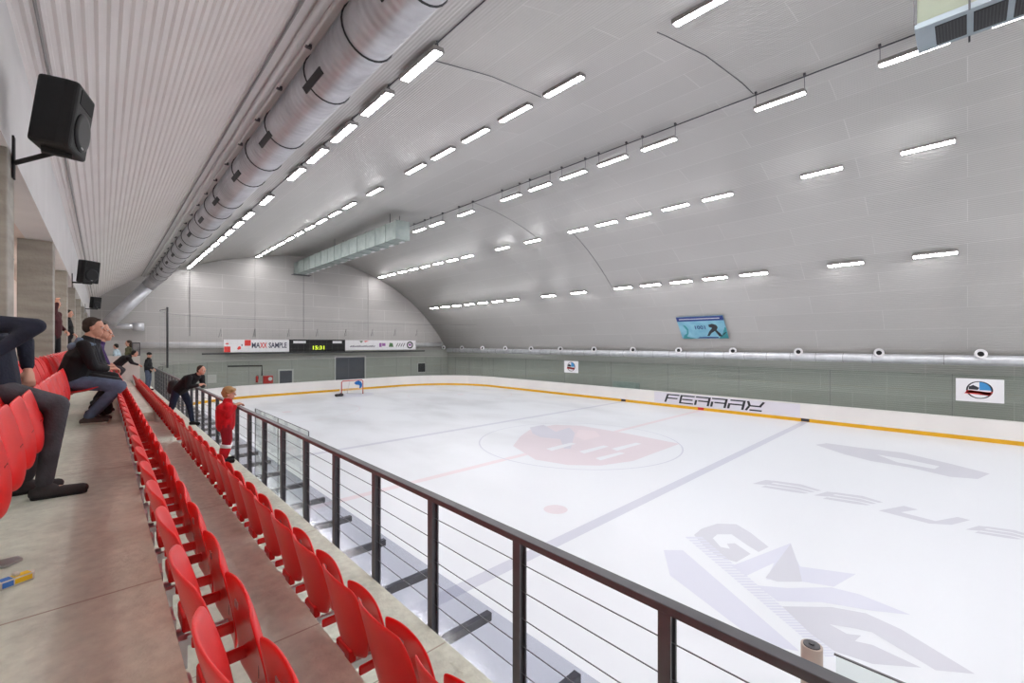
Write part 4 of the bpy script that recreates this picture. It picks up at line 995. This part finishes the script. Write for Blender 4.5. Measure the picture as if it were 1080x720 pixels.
FJ = {k: fabric(k, c) for k, c in {'navy jacket': (30,34,50), 'black jacket': (24,24,28), 'dark jacket': (28,30,38), 'blue jeans': (88,98,122), 'dark jeans': (30,40,62), 'grey trousers': (70,68,74), 'red jersey': (196,14,30), 'crimson trousers': (150,16,34), 'purple top': (70,48,96), 'olive jacket': (96,96,74), 'white teal jacket': (176,196,206), 'wine jacket': (72,28,34), 'black trousers': (26,26,30), 'hood blue': (112,128,150), 'black shoe': (26,24,25), 'brown shoe': (84,74,72), 'grey shoe': (60,56,58)}.items()}

zf = Z(HF[1])
# man with the blue hood, seated, leaning forward, facing the ice
def sitting(lean, kneex=.50, tuck=.30, hz=.62):
    # origin on floor under hips; hips at (0,0,hz)
    cx_ = .40*math.sin(lean); cz = .40*math.cos(lean)
    nx = cx_+.17*math.sin(lean); nz = cz+.17*math.cos(lean)
    return {'pelvis': (0,0,hz), 'chest': (cx_*.8, 0, hz+cz*.8), 'neck': (nx, 0, hz+nz), 'head': (nx+.07, 0, hz+nz+.17), 'look': (1,-.12,-.12),
      'elbow_l': (nx+.06,.24,hz+nz-.36), 'elbow_r': (nx+.08,-.24,hz+nz-.36), 'wrist_l': (kneex-.12,.05,hz+.14), 'wrist_r': (kneex-.12,-.06,hz+.14),
      'hand_l': (.9,-.35,0), 'hand_r': (.9,.35,0),
      'knee_l': (kneex,.13,.49), 'knee_r': (kneex,-.12,.50), 'ankle_l': (tuck,.12,.085), 'ankle_r': (tuck-.03,-.11,.085), 'toe_l': (tuck+.18,.14,.035), 'toe_r': (tuck+.16,-.13,.035)}
J = sitting(R(17), .50, .20, .60); J['sole'] = 'carton'
p1 = person((-.31, 8.37, zf), R(-4), J, 'seated man in a black jacket with blue hood and jeans', FJ['black jacket'], FJ['blue jeans'], FJ['brown shoe'], 'brown', 1.1, build=1.08)
hd = mb(FJ['hood blue']); nx, nz = Vector(J['neck']).x, Vector(J['neck']).z
hd.limb((nx-.07,-.08,nz-.01), .048, (nx-.07,.08,nz-.01), .048).limb((nx-.13,-.09,nz-.09), .06, (nx-.13,.09,nz-.09), .06).limb((nx-.07,-.12,nz-.02), .034, (nx+.06,-.1,nz-.06), .024).limb((nx-.07,.12,nz-.02), .034, (nx+.06,.1,nz-.06), .024)
fuse(hd, .011, 4, 'hood', p1)['label'] = 'pale blue grey hood lying on the collar'
J = sitting(R(22), .46, .22, .60); J['sole'] = 'white'
person((-.29, 9.37, zf), R(-6), J, 'seated man in a dark jacket leaning forward, beside the man with the blue hood', FJ['dark jacket'], FJ['black trousers'], FJ['black shoe'], 'dhair', 1.08, build=1.05)
J = sitting(R(26), .44, .22, .58)
person((-.27, 10.87, zf), R(0), J, 'seated person in a purple and blue top behind the two seated men', FJ['purple top'], FJ['black trousers'], FJ['black shoe'], 'brown', 1.05)
# man rising at the left edge
J = {'pelvis': (-.02,0,.80), 'chest': (-.06,0,1.10), 'neck': (-.10,0,1.30), 'head': (-.12,0,1.48), 'look': (.9,.2,-.2),
     'elbow_l': (.10,.28,1.12), 'elbow_r': (.20,-.25,1.22), 'wrist_l': (.12,.2,.90), 'wrist_r': (.0,-.30,1.02), 'hand_r': (-1,.1,-.3),
     'knee_l': (.26,.12,.60), 'knee_r': (.29,-.08,.66), 'ankle_l': (.10,.14,.085), 'ankle_r': (.22,-.10,.085), 'toe_l': (.28,.16,.035), 'toe_r': (.42,-.12,.035)}
person((-.52, 4.62, zf), R(0), J, 'person in navy jacket and grey trousers getting up at the left edge of the photo', FJ['navy jacket'], FJ['grey trousers'], FJ['grey shoe'], 'dhair', 1.0, build=.92)
# man leaning on the rail (frame: origin on ledge at hips, faces along local +x)
zl = Z(HF[3])
J = {'pelvis': (0,0,.95), 'chest': (.28,0,1.20), 'neck': (.50,0,1.33), 'head': (.62,0,1.45), 'look': (1,.05,-.15),
     'elbow_l': (.46,.22,1.02), 'elbow_r': (.42,-.22,1.03), 'wrist_l': (.60,.02,1.08), 'wrist_r': (.62,-.06,1.08),
     'knee_l': (.14,.14,.52), 'knee_r': (-.14,-.10,.50), 'ankle_l': (.22,.14,.085), 'ankle_r': (-.40,-.12,.085), 'toe_l': (.40,.15,.035), 'toe_r': (-.22,-.12,.035)}
person((1.5, 14.3, zl), R(-50), J, 'man in a black jacket and dark jeans leaning forward on the railing', FJ['black jacket'], FJ['dark jeans'], FJ['black shoe'], 'brown', 1.0, build=1.05)
# child in red
J = {'pelvis': (0,0,.72), 'chest': (.0,0,.95), 'neck': (.03,0,1.10), 'head': (.06,0,1.24), 'look': (1,-.3,-.1), 'shw': .14,
     'elbow_l': (.02,.21,.87), 'elbow_r': (.03,-.20,.87), 'wrist_l': (.14,.12,1.02), 'wrist_r': (.15,-.10,1.03), 'hand_l': (.7,-.2,.2), 'hand_r': (.7,.2,.2),
     'knee_l': (.04,.09,.40), 'knee_r': (.02,-.08,.40), 'ankle_l': (-.02,.09,.08), 'ankle_r': (-.04,-.09,.08), 'toe_l': (.12,.12,.035), 'toe_r': (.11,-.11,.035)}
pc = person((1.635, 9.3, zl), R(-8), J, 'fair haired child in a red hockey tracksuit standing at the railing', FJ['red jersey'], FJ['crimson trousers'], FJ['black shoe'], 'blond', .98, vox=.010, build=1.08, hairstyle='mop')
for q, yy_ in (('l', .09), ('r', -.09)):
    kn, an = Vector(J['knee_'+q]), Vector(J['ankle_'+q])
    mb('white').tube([an.lerp(kn, .62), an.lerp(kn, .80)], [.088, .094], 16).build('white_band', pc)['label'] = 'white band below the knee'
    mb(FJ['red jersey']).tube([an.lerp(kn, .12), an.lerp(kn, .4), an.lerp(kn, .62)], [.068, .082, .087], 16).build('sock', pc)
# far standing man
ST = {'pelvis': (0,0,.94), 'chest': (0,0,1.22), 'neck': (.01,0,1.46), 'head': (.04,0,1.62), 'look': (1,-.2,-.15),
     'elbow_l': (-.03,.27,1.14), 'elbow_r': (-.03,-.27,1.14), 'wrist_l': (.14,.2,.98), 'wrist_r': (.14,-.2,.98),
     'knee_l': (.02,.11,.50), 'knee_r': (.0,-.11,.50), 'ankle_l': (-.03,.12,.085), 'ankle_r': (-.04,-.12,.085), 'toe_l': (.14,.15,.035), 'toe_r': (.13,-.15,.035)}
person((1.55, 25.9, zl), R(-20), dict(ST), 'man in black jacket, dark cap and jeans standing at the far railing end', FJ['black jacket'], FJ['blue jeans'], FJ['black shoe'], 'rubber', 1.0, vox=.014, hairstyle='cap')
J = {'pelvis': (0,0,.62), 'chest': (.22,0,.86), 'neck': (.38,0,.96), 'head': (.52,0,1.04), 'look': (1,0,-.2),
     'elbow_l': (.42,.2,.70), 'elbow_r': (.44,-.2,.70), 'wrist_l': (.62,.1,.62), 'wrist_r': (.62,-.1,.62),
     'knee_l': (.2,.12,.44), 'knee_r': (.16,-.12,.42), 'ankle_l': (-.02,.12,.085), 'ankle_r': (-.04,-.12,.085), 'toe_l': (.15,.14,.035), 'toe_r': (.13,-.14,.035)}
person((.40, 21.9, Z(1.44)), R(0), J, 'person in a black jacket bending low in front of the white parapet', FJ['black jacket'], FJ['grey trousers'], FJ['black shoe'], 'dhair', 1.0, vox=.014)
person((.86, 24.6, Z(1.63)+.002), R(-160), dict(ST), 'brown haired person in an olive jacket behind the white parapet', FJ['olive jacket'], FJ['wine jacket'], FJ['black shoe'], 'brown', 1.05, vox=.014, hairstyle='long')
J = dict(ST); person((.48, 25.6, Z(1.63)+.002), R(160), J, 'person in a white and teal jacket far behind the seated group', FJ['white teal jacket'], FJ['black trousers'], FJ['black shoe'], 'dhair', 1.0, vox=.014).scale = (.92,)*3
J = dict(ST); J['elbow_r'] = (.12,-.25,1.40); J['wrist_r'] = (.12,-.12,1.66); J['hand_r'] = (0,.2,1)
person((-.74, 13.3, Z(HF[0])), R(-20), J, 'person in a wine red top with one raised hand, standing between the columns', FJ['wine jacket'], FJ['black trousers'], FJ['black shoe'], 'dhair', 1.0, vox=.014).scale = (.86,)*3
person((-.68, 16.9, Z(HF[0])), R(0), dict(ST), 'dark haired person in black standing between the farther columns behind the seated men', FJ['black jacket'], FJ['black trousers'], FJ['black shoe'], 'dhair', 1.0, vox=.014).scale = (.85,)*3
# bags
rucksack((1.40, 14.62, zl+.78), R(120), 1.0, 'black shoulder bag hanging on the back of the man at the railing', 'shoulder_bag')
rucksack((.02, 9.0, zf+.0), R(60), .75, 'black bag on the floor by the seated men')

# ------------------------------------------------------------------ light, world, camera
w = bpy.data.worlds.new('World'); SC.world = w; w.use_nodes = True
w.node_tree.nodes['Background'].inputs[0].default_value = (.8,.85,.9,1); w.node_tree.nodes['Background'].inputs[1].default_value = .3
cam = bpy.data.cameras.new('Camera'); co = bpy.data.objects.new('Camera', cam); COL.objects.link(co)
cam.sensor_width = 36; cam.lens = 36*F/1080; cam.shift_y = 2/1080; cam.clip_start = .05; cam.clip_end = 200
co.location = (0, 0, CZ); co.rotation_euler = (R(90), 0, -TH); SC.camera = co
vs = SC.view_settings; vs.view_transform = 'Standard'; vs.look = 'None'; vs.gamma = 1; vs.use_curve_mapping = False; vs.exposure = .93
